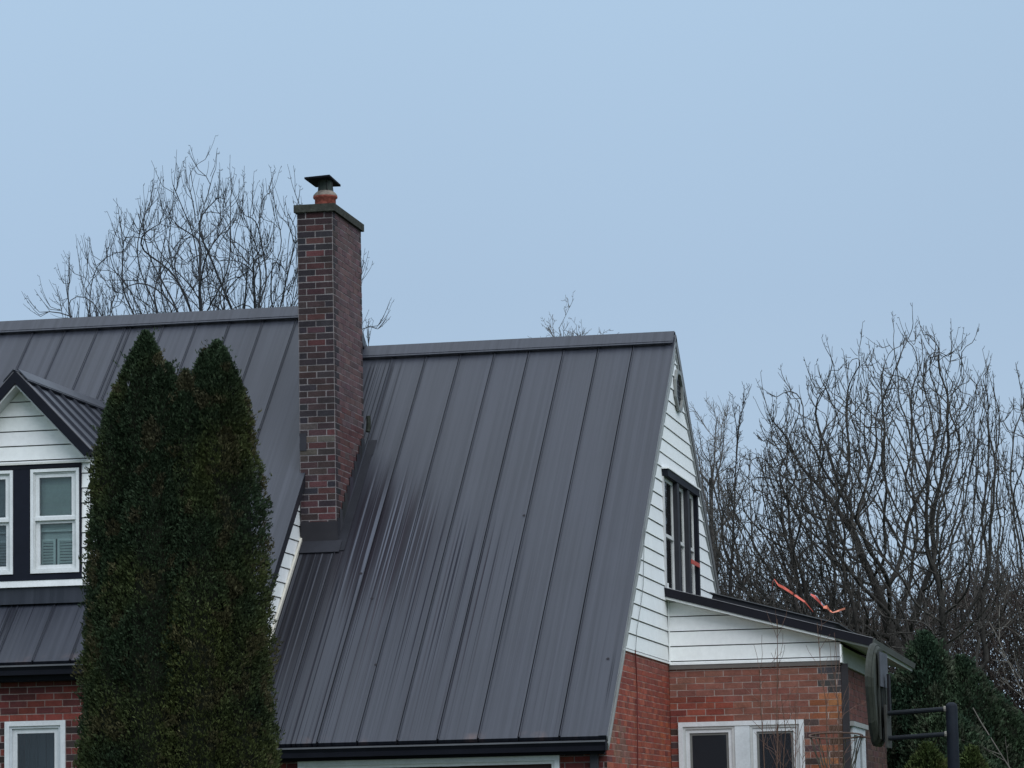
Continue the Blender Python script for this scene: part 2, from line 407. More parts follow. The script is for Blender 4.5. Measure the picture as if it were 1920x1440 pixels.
# --- wing: front and end walls
BW = .0693
def wing_front(u, v, r, i):
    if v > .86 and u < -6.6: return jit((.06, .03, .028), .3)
    return jit(random.choice([(.15, .035, .028), (.11, .03, .027), (.18, .045, .03), (.05, .028, .025)]), .2)
F_wf = Fr((0, 36, 0), (1, 0, 0), Z, (0, -1, 0))
mb = MB()
bricks(mb, F_wf, -10.2, -6.059, GZ, .93, BW, .216, wing_front, holes=[(-9.47, -6.63, -.75, .80)], mortar=(.22, .19, .18))
bw = build('brick_wall', mb, M_BRICK, house)
def east_col(u, v, r, i):
    c = jit(random.choice([(.25, .058, .036), (.22, .052, .035), (.27, .072, .044), (.19, .047, .034)]), .16)
    if u > 39.9 and v < 1.3 and random.random() < .4: c = jit((.30, .075, .035), .15)
    if mnoise.noise(Vector((u*2.1, v*4.5, 7.7)))+.35-abs(v-.95)*1.6-abs(u-36.8)*.75 > .12: c = jit((.18, .085, .062), .2)
    if u < 36.25 and v < .85 and r % 2: c = jit((.10, .035, .035), .2)
    if v > 1.9: c = jit((.20, .06, .045), .15)
    return c
m_w = (WR[1]-WE[1])/(WR[0]-WE[0])
F_we = Fr((-6.059, 0, 0), (0, 1, 0), Z, (1, 0, 0))
def bl(u): return u
mb = MB()
bricks(mb, F_we, 36.0, 40.70, GZ, 2.06, BW, .216, east_col, mortar=(.38, .235, .20), joint=.011, umin=lambda v: WE[0]+(v+.10-WE[1])/m_w)
bricks(mb, F_we, 40.70, 46.5, GZ, 2.06, BW, .216, east_col, mortar=(.30, .15, .12))
tag(build('brick_wall', mb, M_BRICK, house), 'red brick end wall with faint mortar')
# holes and knocked-off spots are real pits: small dark plugs
mb = MB()
m_w = (WR[1]-WE[1])/(WR[0]-WE[0])
gable = [(36.02, 2.06), (47.80, 2.06), (47.80, 2.06), (WR[0]+.0, WR[1]-.16)]
ylo = WR[0]-(WR[1]-.14-2.06)/m_w; yhi = 2*WR[0]-ylo
WIN_G = (40.53, 43.24, 2.86, 4.43)
VENT = (41.74, 42.28, 5.31, 5.88)
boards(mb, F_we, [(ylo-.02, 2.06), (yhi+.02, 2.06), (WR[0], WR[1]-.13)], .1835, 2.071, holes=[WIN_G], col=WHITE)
F_we.box(mb, ylo-.02, 40.70, 2.035, 2.060, .0, .020, WHITE)
F_we.box(mb, 40.655, 40.70, 2.03, 3.03, .018, .03, WHITE)
tag(build('siding_wall', mb, M_SIDING, house), 'white board gable with long thin courses')
# back wall and party walls, plain
mb = MB()
Fr((0, 47.80, 0), (1, 0, 0), Z, (0, 1, 0)).box(mb, -10.2, -6.08, GZ, 1.15, -.1, 0, (.22, .06, .04))
build('brick_wall', mb, M_BRICK, house)

# gable vent: eight-sided louvre
mb = MB(); cy, cz, rr_ = 42.0, 5.585, .285
for k in range(8):
    a0 = math.pi/8+k*math.pi/4; a1 = a0+math.pi/4
    pts = []
    for (rad, h) in ((rr_, .018), (rr_, .05), (rr_-.055, .05), (rr_-.055, -.01)):
        for a in (a0, a1): pts.append((cy+math.cos(a)*rad*1.22, cz+math.sin(a)*rad, h))
    for q in ((0, 1, 3, 2), (2, 3, 5, 4), (4, 5, 7, 6)): F_we.face(mb, [pts[k2] for k2 in q], (.20, .21, .20))
v_ = build('gable_vent', mb, M_TRIM, house)
mb = MB()
for k in range(7):
    z = cz-.21+k*.07; w = math.sqrt(max(.002, .055-(z-cz)**2))*1.15
    F_we.face(mb, [(cy-w, z, .024), (cy+w, z, .024), (cy+w, z+.05, .006), (cy-w, z+.05, .006)], (.05, .05, .055))
oc = [(cy+math.cos(math.pi/8+k*math.pi/4)*.245*1.22, cz+math.sin(math.pi/8+k*math.pi/4)*.252, .0035+.016) for k in range(8)]
F_we.face(mb, [(a, b, .005+.013) for a, b, c in oc], (.012, .012, .014))
build('louvre', mb, M_DARK, v_)

# --- windows
def pane(fr, u0, u1, v0, v1, h, parent):
    mb = MB(); fr.box(mb, u0, u1, v0, v1, h-.003, h, (.5, .5, .5)); return build('pane', mb, M_GLASS, parent)
def plain(name, fr, u0, u1, v0, v1, h, col, parent, m=None):
    mb = MB(); fr.box(mb, u0, u1, v0, v1, h-.012, h, col); return build(name, mb, m or M_TRIM, parent)
def blind(fr, u0, u1, v0, v1, h, col, parent, step=.028, name='blind'):
    mb = MB(); v = v0
    while v < v1-step*.5:
        fr.face(mb, [(u0, v, h-.009), (u1, v, h-.009), (u1, v+step*.96, h+.009), (u0, v+step*.96, h+.009)], jit(col, .04)); v += step
    fr.box(mb, u0, u1, v0-.02, v0, h-.01, h+.01, col)
    return build(name, mb, M_TRIM, parent)
def sash(mb, fr, u0, u1, v0, v1, w, h0, h1, col, mid=None):
    fr.ring(mb, u0, u1, v0, v1, w, h0, h1, col)
    if mid is not None: fr.box(mb, u0+w, u1-w, mid-.02, mid+.02, h0, h1+.006, col)

# gable window: three tall lights between deep dark posts
g0, g1, gv0, gv1 = WIN_G
mb = MB()
F_we.box(mb, g0-.03, g1+.06, gv1-.09, gv1, -.05, .085, NEARBLACK)
F_we.box(mb, g0-.05, g1+.10, gv1, gv1+.018, .0, .10, WHITE)
F_we.box(mb, g0-.03, g0+.05, gv0, gv1-.09, -.05, .03, (.5, .5, .5)); F_we.box(mb, g1-.10, g1+.03, gv0, gv1-.09, -.05, .07, NEARBLACK)
lights = [(g0+.05, g0+.80), (g0+.98, g0+1.72), (g0+1.90, g1-.10)]
F_we.box(mb, lights[0][1], lights[1][0], gv0, gv1-.09, -.06, .075, (.030, .031, .036))
F_we.box(mb, lights[1][1], lights[2][0], gv0, gv1-.09, -.06, .075, (.030, .031, .036))
F_we.box(mb, g0+.05, g1-.10, gv0, gv0+.08, -.06, .055, (.06, .062, .066))
w_ = build('window', mb, M_DARK, house); w_['label'] = 'three narrow lights between black posts in the gable'
for (a, b) in lights:
    mb = MB(); sash(mb, F_we, a, b, gv0+.08, gv1-.09, .045, -.02, .018, (.58, .58, .56), 3.62); build('frame', mb, M_TRIM, w_)
    pane(F_we, a+.05, b-.05, gv0+.13, 3.60, .0, w_); pane(F_we, a+.05, b-.05, 3.64, gv1-.14, .006, w_)
plain('curtain', F_we, g0, g1, gv0, gv1, -.30, (.02, .022, .028), w_, M_CLOTH)
tag(plain('red_strip', F_we, 42.40, 43.16, 3.40, 3.455, .085, (.42, .07, .05), w_, M_CLOTH), 'faded red strip across the right-hand post')  # plain red strip standing in front of the right-hand pane

# --- wing front: wide white framed window under the eave
mb = MB(); F_wf.ring(mb, -9.52, -6.58, -.80, .845, .055, -.02, .05, (.76, .78, .78)); F_wf.ring(mb, -9.465, -6.635, -.745, .79, .035, -.05, .025, (.70, .72, .71))
w_ = build('window', mb, M_TRIM, house); w_['label'] = 'wide white frame under the wing eave'
mb = MB()
for k in range(4): F_wf.box(mb, -9.43, -6.67, -.71+k*.37, -.71+k*.37+.355, -.10, -.07-.01*(k % 2), jit((.055, .016, .014), .15))
build('dark_red_panel', mb, M_TRIM, w_)

# --- gutters and downspouts
def gutter(X0, X1, Yb, z, name='gutter'):
    mb = MB(); fr = Fr((0, Yb, z), (1, 0, 0), Z, (0, -1, 0)); c = NEARBLACK
    fr.box(mb, X0, X1, -.115, -.105, 0, .095, c); fr.box(mb, X0, X1, -.105, .0, 0, .010, c)
    fr.face(mb, [(X0, -.115, .095), (X1, -.115, .095), (X1, -.062, .098), (X0, -.062, .098)], c)
    fr.face(mb, [(X0, -.062, .098), (X1, -.062, .098), (X1, -.022, .118), (X0, -.022, .118)], c)
    fr.face(mb, [(X0, -.105, .085), (X0, -.022, .108), (X1, -.022, .108), (X1, -.105, .085)], c)
    fr.box(mb, X0, X1, -.022, -.004, .098, .124, (.11, .115, .125))  # lip coloured lighter than the gutter, a highlight painted along its edge
    for X in (X0, X1): fr.box(mb, X-.004, X+.004, -.112, -.006, .011, .116, c)
    return build(name, mb, M_DARK, house)
gutter(-10.15, -6.03, 35.85, .995); gutter(-19.5, -10.3, 36.12, 2.01)
mb = MB()
Fr((0, 35.86, 0), (1, 0, 0), Z, (0, -1, 0)).box(mb, XW0, XW1-.01, .86, 1.0, -.012, 0, NEARBLACK)
Fr((0, 36.0, .86), (1, 0, 0), (0, -1, 0), (0, 0, -1)).box(mb, XW0, XW1-.03, .0, .128, 0, .012, NEARBLACK)
Fr((0, 36.135, 0), (1, 0, 0), Z, (0, -1, 0)).box(mb, XM0, XM1-.02, 1.84, 2.0, -.012, 0, NEARBLACK)
Fr((0, 36.32, 1.84), (1, 0, 0), (0, -1, 0), (0, 0, -1)).box(mb, XM0, XM1-.03, .0, .17, 0, .012, NEARBLACK)
build('soffit', mb, M_DARK, house)
mb = MB(); F_wf.box(mb, -6.235, -6.150, GZ+.1, .885, .008, .075, (.045, .045, .052))
F_wf.box(mb, -6.25, -6.135, .45, .47, .0, .08, (.05, .05, .055)); build('downspout', mb, M_DARK, house)

# --- main block: front brick wall, east gable boards
def main_front(u, v, r, i):
    if v > 1.84: return None
    if 1.385 < v < 1.46: return jit((.20, .05, .038), .12)
    if v < 1.385 and (-12.32 < u < -12.17 or -13.2 < u < -13.03): return jit((.035, .026, .027), .3)
    return jit(random.choice([(.12, .032, .028), (.10, .028, .026), (.14, .035, .028), (.085, .026, .026)]), .15)
F_mf = Fr((0, 36.3, 0), (1, 0, 0), Z, (0, -1, 0)); BM = .0775
WL = (-13.04, -12.32, .15, 1.385)
mb = MB(); bricks(mb, F_mf, -19.4, -10.2, GZ, 1.90, BM, .212, main_front, holes=[WL, (-16.5, -15.3, .15, 1.385)], voff=1.385, mortar=(.27, .22, .20), phase=.05)
tag(build('brick_wall', mb, M_BRICK, house), 'dark red brick front of the taller block')
m_m = (MR[1]-ME[1])/(MR[0]-ME[0])
F_me = Fr((-10.205, 0, 0), (0, 1, 0), Z, (1, 0, 0))
ya0 = MR[0]-(MR[1]-.12-(-.5))/m_m
mb = MB()
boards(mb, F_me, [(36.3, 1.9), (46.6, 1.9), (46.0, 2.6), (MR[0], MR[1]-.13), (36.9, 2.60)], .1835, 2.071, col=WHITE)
build('siding_wall', mb, M_SIDING, house)
mb = MB()   # warm corner strip where the boards meet the wing roof
FWx = Fr(FW.O, FW.U, FW.V, FW.N); FWx.box(mb, XW0+.002, XW0+.03, .2, 4.0, .004, .05, (.55, .52, .45)); build('corner_strip', mb, M_TRIM, house)
mb = MB(); Fr((-10.21, 0, 0), (0, 1, 0), Z, (1, 0, 0)).box(mb, 36.3, 46.58, GZ, 1.9, -.1, 0, (.1, .03, .03))
Fr((0, 46.58, 0), (1, 0, 0), Z, (0, 1, 0)).box(mb, -19.4, -10.32, GZ, 2.1, -.1, 0, (.12, .032, .028))
Fr((-19.4, 0, 0), (0, 1, 0), Z, (-1, 0, 0)).box(mb, 36.32, 46.46, GZ, 2.1, -.1, 0, (.12, .032, .028))
build('brick_wall', mb, M_BRICK, house)
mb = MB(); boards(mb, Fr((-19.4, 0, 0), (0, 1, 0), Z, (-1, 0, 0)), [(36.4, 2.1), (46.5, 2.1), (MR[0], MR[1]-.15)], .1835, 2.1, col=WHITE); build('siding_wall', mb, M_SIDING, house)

# left ground-floor windows
for (a, b, lab) in ((WL[0], WL[1], 'white window in the brick below the dormer'), (-16.5, -15.3, None)):
    c0, c1 = WL[2], WL[3]; mb = MB()
    F_mf.ring(mb, a, b, c0, c1, .055, -.03, .028, (.62, .64, .65)); F_mf.ring(mb, a+.055, b-.055, c0+.055, c1-.055, .028, -.04, .010, (.52, .55, .57))
    F_mf.ring(mb, a+.083, b-.083, c0+.083, c1-.083, .055, -.05, -.012, (.58, .60, .61))
    F_mf.box(mb, a+.138, b-.138, .72, .76, -.05, -.012, (.58, .60, .61))
    w_ = build('window', mb, M_TRIM, house)
    if lab: w_['label'] = lab
    pane(F_mf, a+.138, b-.138, c0+.138, c1-.138, -.03, w_)
    mb = MB()
    for k in range(9):
        uu = a+.14+k*(b-a-.28)/9; F_mf.box(mb, uu, uu+.05, c0+.1, c1-.1, -.30-.02*(k % 2), -.28-.02*(k % 2), jit((.012, .022, .034), .3))
    build('curtain', mb, M_CLOTH, w_)

# --- dormer
DX, DW, DY = -13.04, .82, 36.9
F_d = Fr((0, DY, 0), (1, 0, 0), Z, (0, -1, 0))
dh = [(-12.935, -12.345, 3.11, 4.325), (-13.735, -13.151, 3.11, 4.325)]
mb = MB()
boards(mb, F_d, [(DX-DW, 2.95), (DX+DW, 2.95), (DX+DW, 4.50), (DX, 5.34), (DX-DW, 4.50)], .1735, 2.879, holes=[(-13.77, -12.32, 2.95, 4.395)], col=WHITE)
dorm = build('dormer', mb, M_SIDING, house); dorm['label'] = 'white boarded dormer with twin windows'
mb = MB()
F_d.box(mb, -13.86, -12.215, 2.955, 3.03, .0, .05, WHITE)
build('sill_board', mb, M_TRIM, dorm)
mb = MB(); F_d.box(mb, DX-DW-.02, DX+DW+.01, 4.385, 4.41, .012, .05, (.60, .60, .57)); build('head_board', mb, M_TRIM, dorm)
mb = MB()
for (a, b) in ((-13.77, -13.735), (-13.151, -12.935), (-12.345, -12.318)): F_d.box(mb, a, b, 3.10, 4.335, -.04, .03, (.010, .012, .020))
F_d.box(mb, -13.77, -12.318, 4.335, 4.385, -.04, .034, (.009, .010, .016)); F_d.box(mb, -13.77, -12.318, 3.055, 3.10, -.04, .032, (.010, .012, .020))
F_d.box(mb, -13.79, -12.31, 3.03, 3.055, -.03, .055, (.010, .012, .020))
build('window_surround', mb, M_DARK, dorm)
for s in (1, -1):
    fs = Fr((DX+s*DW, 0, 0), (0, 1, 0), Z, (s, 0, 0)); mb = MB()
    ytop = ME[0]+(4.45-ME[1])/m_m
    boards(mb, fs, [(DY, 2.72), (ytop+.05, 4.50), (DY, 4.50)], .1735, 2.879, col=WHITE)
    build('cheek_wall', mb, M_SIDING, dorm)
    # roof plane of the dormer
    a_ = math.atan(1.055); sl = Vector((s*math.cos(a_), 0, -math.sin(a_))); nn = Vector((s*math.sin(a_), 0, math.cos(a_)))
    fr = Fr((DX, 36.65, 5.455), (0, 1, 0), -sl, nn); Lx = 1.31; Yl = 3.5; mb = MB(); c = METAL
    fr.box(mb, 0, Yl, -Lx, -.002, -.07, -.027, (.03, .03, .033))
    ed = [0]+[.30+.45*k for k in range(8)]; ed = [x for x in ed if x < Yl]+[Yl]
    for i in range(len(ed)-1): fr.box(mb, ed[i]+(.007 if i else 0), ed[i+1]-(.014 if i < len(ed)-2 else 0), -Lx, -.03, -.025, 0, c, back=False, vo=3)
    for x in ed[1:-1]: fr.box(mb, x-.004, x+.007, -Lx, -.04, -.025, .030, c, back=False, vo=3)
    dr = build('dormer_roof', mb, M_ROOF, dorm)
    # cap, barge board, inner white strip: sub-parts of the dormer
    mb = MB(); fr.box(mb, -.005, Yl, -.17, .003, .032, .044, c, vo=3); fr.box(mb, -.005, Yl, -.19, -.17, .014, .038, c, vo=3)
    build('ridge_cap', mb, M_ROOF, dorm)
    mb = MB(); xz = lambda q, h: (DX+s*q*math.cos(a_)*1.0+s*h*math.sin(a_), 5.455-q*math.sin(a_)+h*math.cos(a_)); hc = 1/math.cos(a_)
    Q = [(DX, 5.455+.006*hc), xz(Lx+.01, .006), xz(Lx+.01, -.098), (DX, 5.455-.098*hc)]
    A8 = [(x, 36.628, z) for x, z in Q]+[(x, 36.649, z) for x, z in Q]
    mb.grid(A8, [(0, 1, 2, 3), (7, 6, 5, 4), (0, 4, 5, 1), (1, 5, 6, 2), (2, 6, 7, 3)] if s < 0 else [(3, 2, 1, 0), (4, 5, 6, 7), (1, 5, 4, 0), (2, 6, 5, 1), (3, 7, 6, 2)], (.008, .009, .014)); fr.box(mb, -.022, .05, -Lx-.01, -.02, .007, .016, (.12, .12, .13))
    build('barge_board', mb, M_DARK, dorm)
    mb = MB(); fr.box(mb, .0, .235, -Lx-.005, -.10, -.115, -.099, (.58, .59, .59)); build('soffit_trim', mb, M_TRIM, dorm)
# apron flashing under the dormer
mb = MB(); F_d.box(mb, -13.95, -12.13, 2.835, 2.955, .0, .012, METAL)
F_d.box(mb, -13.95, -12.13, 2.76, 2.835, .0, .03, METAL); build('apron_flashing', mb, M_ROOF, dorm)
for j, (a, b, c0, c1) in enumerate(dh):
    mb = MB(); wc = (.66, .68, .68)
    F_d.ring(mb, a, b, c0, c1, .035, -.03, .045, wc); F_d.ring(mb, a+.035, b-.035, c0+.035, c1-.035, .018, -.04, .022, (.56, .58, .57))
    F_d.ring(mb, a+.053, b-.053, 3.735, c1-.053, .045, -.04, .010, wc); F_d.ring(mb, a+.053, b-.053, c0+.053, 3.735, .045, -.06, -.012, wc)
    F_d.box(mb, a+.04, b-.04, 3.725, 3.765, -.02, .024, wc)
    w_ = build('window', mb, M_TRIM, house); w_['label'] = 'right-hand dormer window with pale blind' if j == 0 else 'left-hand dormer window with darker blind'
    pane(F_d, a+.098, b-.098, 3.78, c1-.098, -.01, w_); pane(F_d, a+.098, b-.098, c0+.098, 3.69, -.035, w_)
    bc = (.62, .72, .68) if j == 0 else (.30, .34, .35)
    blind(F_d, a+.06, b-.06, 3.62, c1-.06, -.10, bc, w_)
    mb = MB(); mid = (a+b)/2-.03
    F_d.box(mb, a+.06, b-.06, 3.52, 3.62, -.14, -.13, tuple(x*.8 for x in bc))
    for (p, q) in ((a+.07, mid-.01), (mid+.01, b-.07)):
        F_d.ring(mb, p, q, c0+.06, 3.52, .028, -.13, -.11, tuple(x*1.15 for x in bc))
        v = c0+.09
        while v < 3.48: F_d.face(mb, [(p+.028, v, -.125), (q-.028, v, -.125), (q-.028, v+.026, -.112), (p+.028, v+.026, -.112)], tuple(x*1.1 for x in bc)); v += .034
    build('shutter', mb, M_TRIM, w_)
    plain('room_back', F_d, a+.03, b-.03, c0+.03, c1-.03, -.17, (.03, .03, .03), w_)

# --- lean-to addition on the right
LX1, LY0, LY1 = -3.945, 40.70, 46.9
F_lf = Fr((0, LY0, 0), (1, 0, 0), Z, (0, -1, 0)); BL = .0785
LWN = (-5.954, -4.414, -.40, 1.317)
def lean_col(u, v, r, i):
    c = jit(random.choice([(.20, .082, .060), (.18, .074, .056), (.215, .092, .068), (.19, .070, .053)]), .12)
    n = mnoise.noise(Vector((u*2.3, v*2.3, 3)))
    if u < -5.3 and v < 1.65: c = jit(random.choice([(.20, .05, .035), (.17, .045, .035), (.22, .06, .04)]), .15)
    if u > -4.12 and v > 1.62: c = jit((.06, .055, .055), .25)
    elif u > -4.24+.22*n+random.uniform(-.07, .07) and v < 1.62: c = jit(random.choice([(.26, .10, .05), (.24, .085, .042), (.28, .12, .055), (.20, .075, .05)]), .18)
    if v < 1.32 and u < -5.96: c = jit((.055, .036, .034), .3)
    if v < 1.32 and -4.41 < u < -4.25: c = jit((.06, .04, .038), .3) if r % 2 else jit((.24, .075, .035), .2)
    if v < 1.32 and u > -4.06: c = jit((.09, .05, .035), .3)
    return c
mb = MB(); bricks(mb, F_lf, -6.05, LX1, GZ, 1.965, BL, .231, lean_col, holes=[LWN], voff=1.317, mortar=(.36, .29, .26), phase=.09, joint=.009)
tag(build('brick_wall', mb, M_BRICK, house), 'pinkish brick front of the lean-to with orange stain')
F_le = Fr((LX1, 0, 0), (0, 1, 0), Z, (1, 0, 0))
mb = MB(); LEW = (41.70, 43.4, -.3, 1.25)
bricks(mb, F_le, LY0, LY1, GZ, 1.965, BL, .231, lambda u, v, r, i: jit(random.choice([(.13, .06, .052), (.12, .052, .046), (.15, .062, .05)]), .12) if v > 1.3 else jit((.08, .045, .038), .3), holes=[LEW], voff=1.25, mortar=(.14, .10, .09))
bricks(mb, Fr((0, LY1, 0), (1, 0, 0), Z, (0, 1, 0)), -6.05, LX1, GZ, 1.965, BL, .231, lean_col)
build('brick_wall', mb, M_BRICK, house)
sl_ = -.2755; zt = lambda X: 2.955+sl_*(X+6.055)
mb = MB()
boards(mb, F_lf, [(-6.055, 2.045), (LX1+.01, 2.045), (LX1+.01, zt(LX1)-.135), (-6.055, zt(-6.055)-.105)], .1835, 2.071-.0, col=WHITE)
F_lf.box(mb, -6.045, LX1+.012, 2.02, 2.05, -.01, .034, WHITE)
tag(build('siding_wall', mb, M_SIDING, house), 'white boards tapering under the lean-to roof')
mb = MB(); boards(mb, Fr((0, LY1, 0), (1, 0, 0), Z, (0, 1, 0)), [(-6.055, 2.045), (LX1, 2.045), (LX1, zt(LX1)-.11), (-6.055, zt(-6.055)-.11)], .1835, 2.07); build('siding_wall', mb, M_SIDING, house)
mb = MB(); F_lf.box(mb, -6.045, LX1+.005, 1.965, 2.018, -.02, .026, (.115, .10, .09)); build('lintel_board', mb, M_TRIM, house)
# roof slab of the lean-to, falling to the right
U_ = Vector((1, 0, sl_)).normalized(); N_ = Vector((-sl_, 0, 1)).normalized()
FL = Fr((-6.055, 40.48, 2.955), (0, 1, 0), -U_, N_); LL = 2.63; YL = 6.55
mb = MB()
FL.box(mb, .012, YL, -LL, 0, -.06, -.006, NEARBLACK)
for k in range(15): FL.box(mb, .01+k*.4367, .43+k*.4367, -LL, 0, -.005, .0, METAL)
lr = build('roof', mb, M_ROOF, house); lr['label'] = 'low lean-to roof with black fascia'
mb = MB(); FL.box(mb, -.012, .010, -LL, 0, -.095, .006, (.010, .010, .014)); FL.box(mb, -.018, .030, -LL, 0, .0065, .013, (.22, .22, .23)); FL.box(mb, .011, YL, -LL-.014, -LL-.001, -.07, .004, (.10, .105, .10)); build('fascia', mb, M_DARK, lr)
mb = MB(); FL.box(mb, .005, .20, -2.185, -.01, -.125, -.096, (.62, .63, .62)); build('fascia_trim', mb, M_TRIM, lr)
mb = MB()
FL.box(mb, .70, 6.0, -2.06, -.50, .0+.001, .098, (.030, .031, .036)); FL.box(mb, .66, 6.04, -2.10, -.46, .099, .110, (.10, .105, .11))
build('raised_roof_panel', mb, M_DARK, lr)
mb = MB()   # boxed eave return at the corner and the soffit below the overhang
FL.box(mb, .02, YL, -LL+.01, -2.195, -.115, -.061, (.45, .47, .46))
F_lf.box(mb, LX1+.015, LX1+.035, 1.985, 2.205, -.05, .19, WHITE)
Fr((LX1+.036, 0, 0), (0, 1, 0), Z, (1, 0, 0)).box(mb, LY0, LY1, 1.965, 2.19, -.03, 0, (.35, .37, .35))
build('soffit', mb, M_TRIM, lr)
mb = MB(); F_lf.box(mb, LX1+.005, LX1+.085, GZ+.1, 1.98, -.06, .012, (.035, .033, .036))
for k in range(8): F_lf.box(mb, LX1+.086, LX1+.094, .2+k*.13, .25+k*.13, -.05, .0, (.10, .10, .10))
build('downspout', mb, M_DARK, house)
# double window
mb = MB(); a, b, c0, c1 = LWN; wc = (.62, .64, .65)
F_lf.ring(mb, a, b, c0, c1, .055, -.03, .030, wc)
F_lf.box(mb, -5.262, -5.078, c0+.055, c1-.055, -.03, .022, (.60, .64, .66))
sq = [(a+.055, -5.264), (-5.076, b-.055)]
for (p, q) in sq:
    F_lf.ring(mb, p, q, c0+.055, c1-.055, .032, -.045, .012, (.50, .51, .50)); F_lf.ring(mb, p+.033, q-.033, c0+.088, c1-.088, .045, -.05, -.004, wc)
w_ = build('window', mb, M_TRIM, house); w_['label'] = 'white double window in the lean-to'
for (p, q) in sq:
    mb = MB(); F_lf.ring(mb, p+.079, q-.079, c0+.134, c1-.134, .028, -.05, -.02, (.16, .16, .15)); build('screen_frame', mb, M_TRIM, w_)
    pane(F_lf, p+.107, q-.107, c0+.162, c1-.162, -.035, w_)
    mb = MB(); F_lf.face(mb, [(p+.107, c0+.162, -.022), (q-.107, c0+.162, -.022), (q-.107, c1-.162, -.022), (p+.107, c1-.162, -.022)], (.1, .1, .1)); build('insect_screen', mb, M_SCREEN, w_)
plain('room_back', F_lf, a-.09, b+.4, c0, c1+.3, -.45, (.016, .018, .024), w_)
mb = MB(); a, b, c0, c1 = LEW
F_le.ring(mb, a, b, c0, c1, .10, -.02, .03, (.55, .58, .60)); F_le.box(mb, (a+b)/2-.12, (a+b)/2+.12, c0+.1, c1-.1, -.03, .02, (.50, .54, .58))
F_le.box(mb, a-.1, b+.2, c1+.002, c1+.06, .0, .055, (.35, .36, .35))
w_ = build('window', mb, M_TRIM, house); w_['label'] = 'side window of the lean-to, beyond the downspout'
pane(F_le, a+.1, b-.1, c0+.1, c1-.1, -.01, w_)
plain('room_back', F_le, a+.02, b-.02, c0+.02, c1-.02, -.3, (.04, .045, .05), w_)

# service wire down the end wall
def wire(name, pts, r, col, parent=None):
    mb = MB(); tube(mb, pts, r, col, 5); return build(name, mb, M_DARK, parent)
wire('service_wire', [(-6.03, 38.88, 3.56), (-6.028, 38.75, 3.2), (-6.03, 38.66, 2.85), (-6.03, 38.45, 2.62), (-6.03, 38.1, 2.30), (-6.03, 37.98, 2.06)], .0042, (.16, .17, .17), house)
wire('service_wire', [(-6.035, 37.98, 2.07), (-6.035, 38.03, 1.85), (-6.035, 38.05, 1.58), (-6.035, 38.0, 1.2), (-6.035, 37.95, .7), (-6.035, 37.95, -1.0)], .008, (.11, .025, .022), house)

# --- chimney
CX0, CX1, CY0, CY1, CT = -10.18, -9.74, 38.72, 40.17, 7.545
BC = .0783
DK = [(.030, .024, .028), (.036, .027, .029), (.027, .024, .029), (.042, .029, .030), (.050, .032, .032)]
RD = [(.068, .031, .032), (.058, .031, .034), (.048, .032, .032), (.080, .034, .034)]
def ch_front(u, v, r, i):
    if v < 5.0: base = random.choice(DK+RD[:2]); 
    if r % 2 == 0: c = random.choice(DK)
    else: c = random.choice(RD) if i == 1 else random.choice(DK)
    if v < 4.85 and random.random() < .45: c = random.choice(RD)
    if 4.6 < v < 5.0 and random.random() < .4: c = (.085, .072, .062)
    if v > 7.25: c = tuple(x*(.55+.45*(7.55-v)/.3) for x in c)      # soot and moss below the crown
    return jit(c, .2)
def pat_front(r): return [(-10.18, -9.96), (-9.96, -9.74)] if r % 2 == 0 else [(-10.18, -10.075), (-10.075, -9.845), (-9.845, -9.74)]
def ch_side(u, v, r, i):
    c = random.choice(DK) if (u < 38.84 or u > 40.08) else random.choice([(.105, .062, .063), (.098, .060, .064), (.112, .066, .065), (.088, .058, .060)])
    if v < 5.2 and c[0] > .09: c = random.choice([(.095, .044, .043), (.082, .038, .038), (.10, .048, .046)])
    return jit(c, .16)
def pat_side(r):
    e = [38.72]; u = 38.83 if r % 2 else 38.95
    while u < 40.10: e.append(u); u += .225
    e.append(40.17); return [(e[k], e[k+1]) for k in range(len(e)-1)]
mb = MB(); MO = (.22, .20, .20)
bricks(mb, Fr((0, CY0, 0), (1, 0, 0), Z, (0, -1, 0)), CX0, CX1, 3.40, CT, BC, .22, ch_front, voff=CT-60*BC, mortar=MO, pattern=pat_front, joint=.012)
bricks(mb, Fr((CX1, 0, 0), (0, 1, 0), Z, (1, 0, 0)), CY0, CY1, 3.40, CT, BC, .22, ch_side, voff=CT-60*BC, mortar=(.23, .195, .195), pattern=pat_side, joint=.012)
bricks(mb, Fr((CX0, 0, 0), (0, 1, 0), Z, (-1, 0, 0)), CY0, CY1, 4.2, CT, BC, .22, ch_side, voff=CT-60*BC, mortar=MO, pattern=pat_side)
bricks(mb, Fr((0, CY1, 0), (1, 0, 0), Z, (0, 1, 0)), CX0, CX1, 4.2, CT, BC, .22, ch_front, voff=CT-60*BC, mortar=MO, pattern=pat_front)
chim = build('chimney', mb, M_BRICK, house); chim['label'] = 'tall chimney, dark banded bricks in front and redder at the side'
mb = MB(); o = .036; F0 = Fr((0, 0, 0), (1, 0, 0), (0, 1, 0), Z)
F0.box(mb, CX0-o, CX1+o, CY0-o, CY1+o, CT, CT+.092, (.045, .047, .040))
c4 = [(CX0-o+.004, CY0-o+.004, CT+.093), (CX1+o-.004, CY0-o+.004, CT+.093), (CX1+o-.004, CY1+o-.004, CT+.093), (CX0-o+.004, CY1+o-.004, CT+.093)]
t4 = [(CX0+.10, CY0+.35, CT+.155), (CX1-.10, CY0+.35, CT+.155), (CX1-.10, CY1-.35, CT+.155), (CX0+.10, CY1-.35, CT+.155)]
mb.grid(c4+t4, [(0, 1, 5, 4), (1, 2, 6, 5), (2, 3, 7, 6), (3, 0, 4, 7), (4, 5, 6, 7)], (.26, .27, .23))
build('crown', mb, M_STONE, chim)
fx, fy, zb = -9.985, 39.35, CT+.185
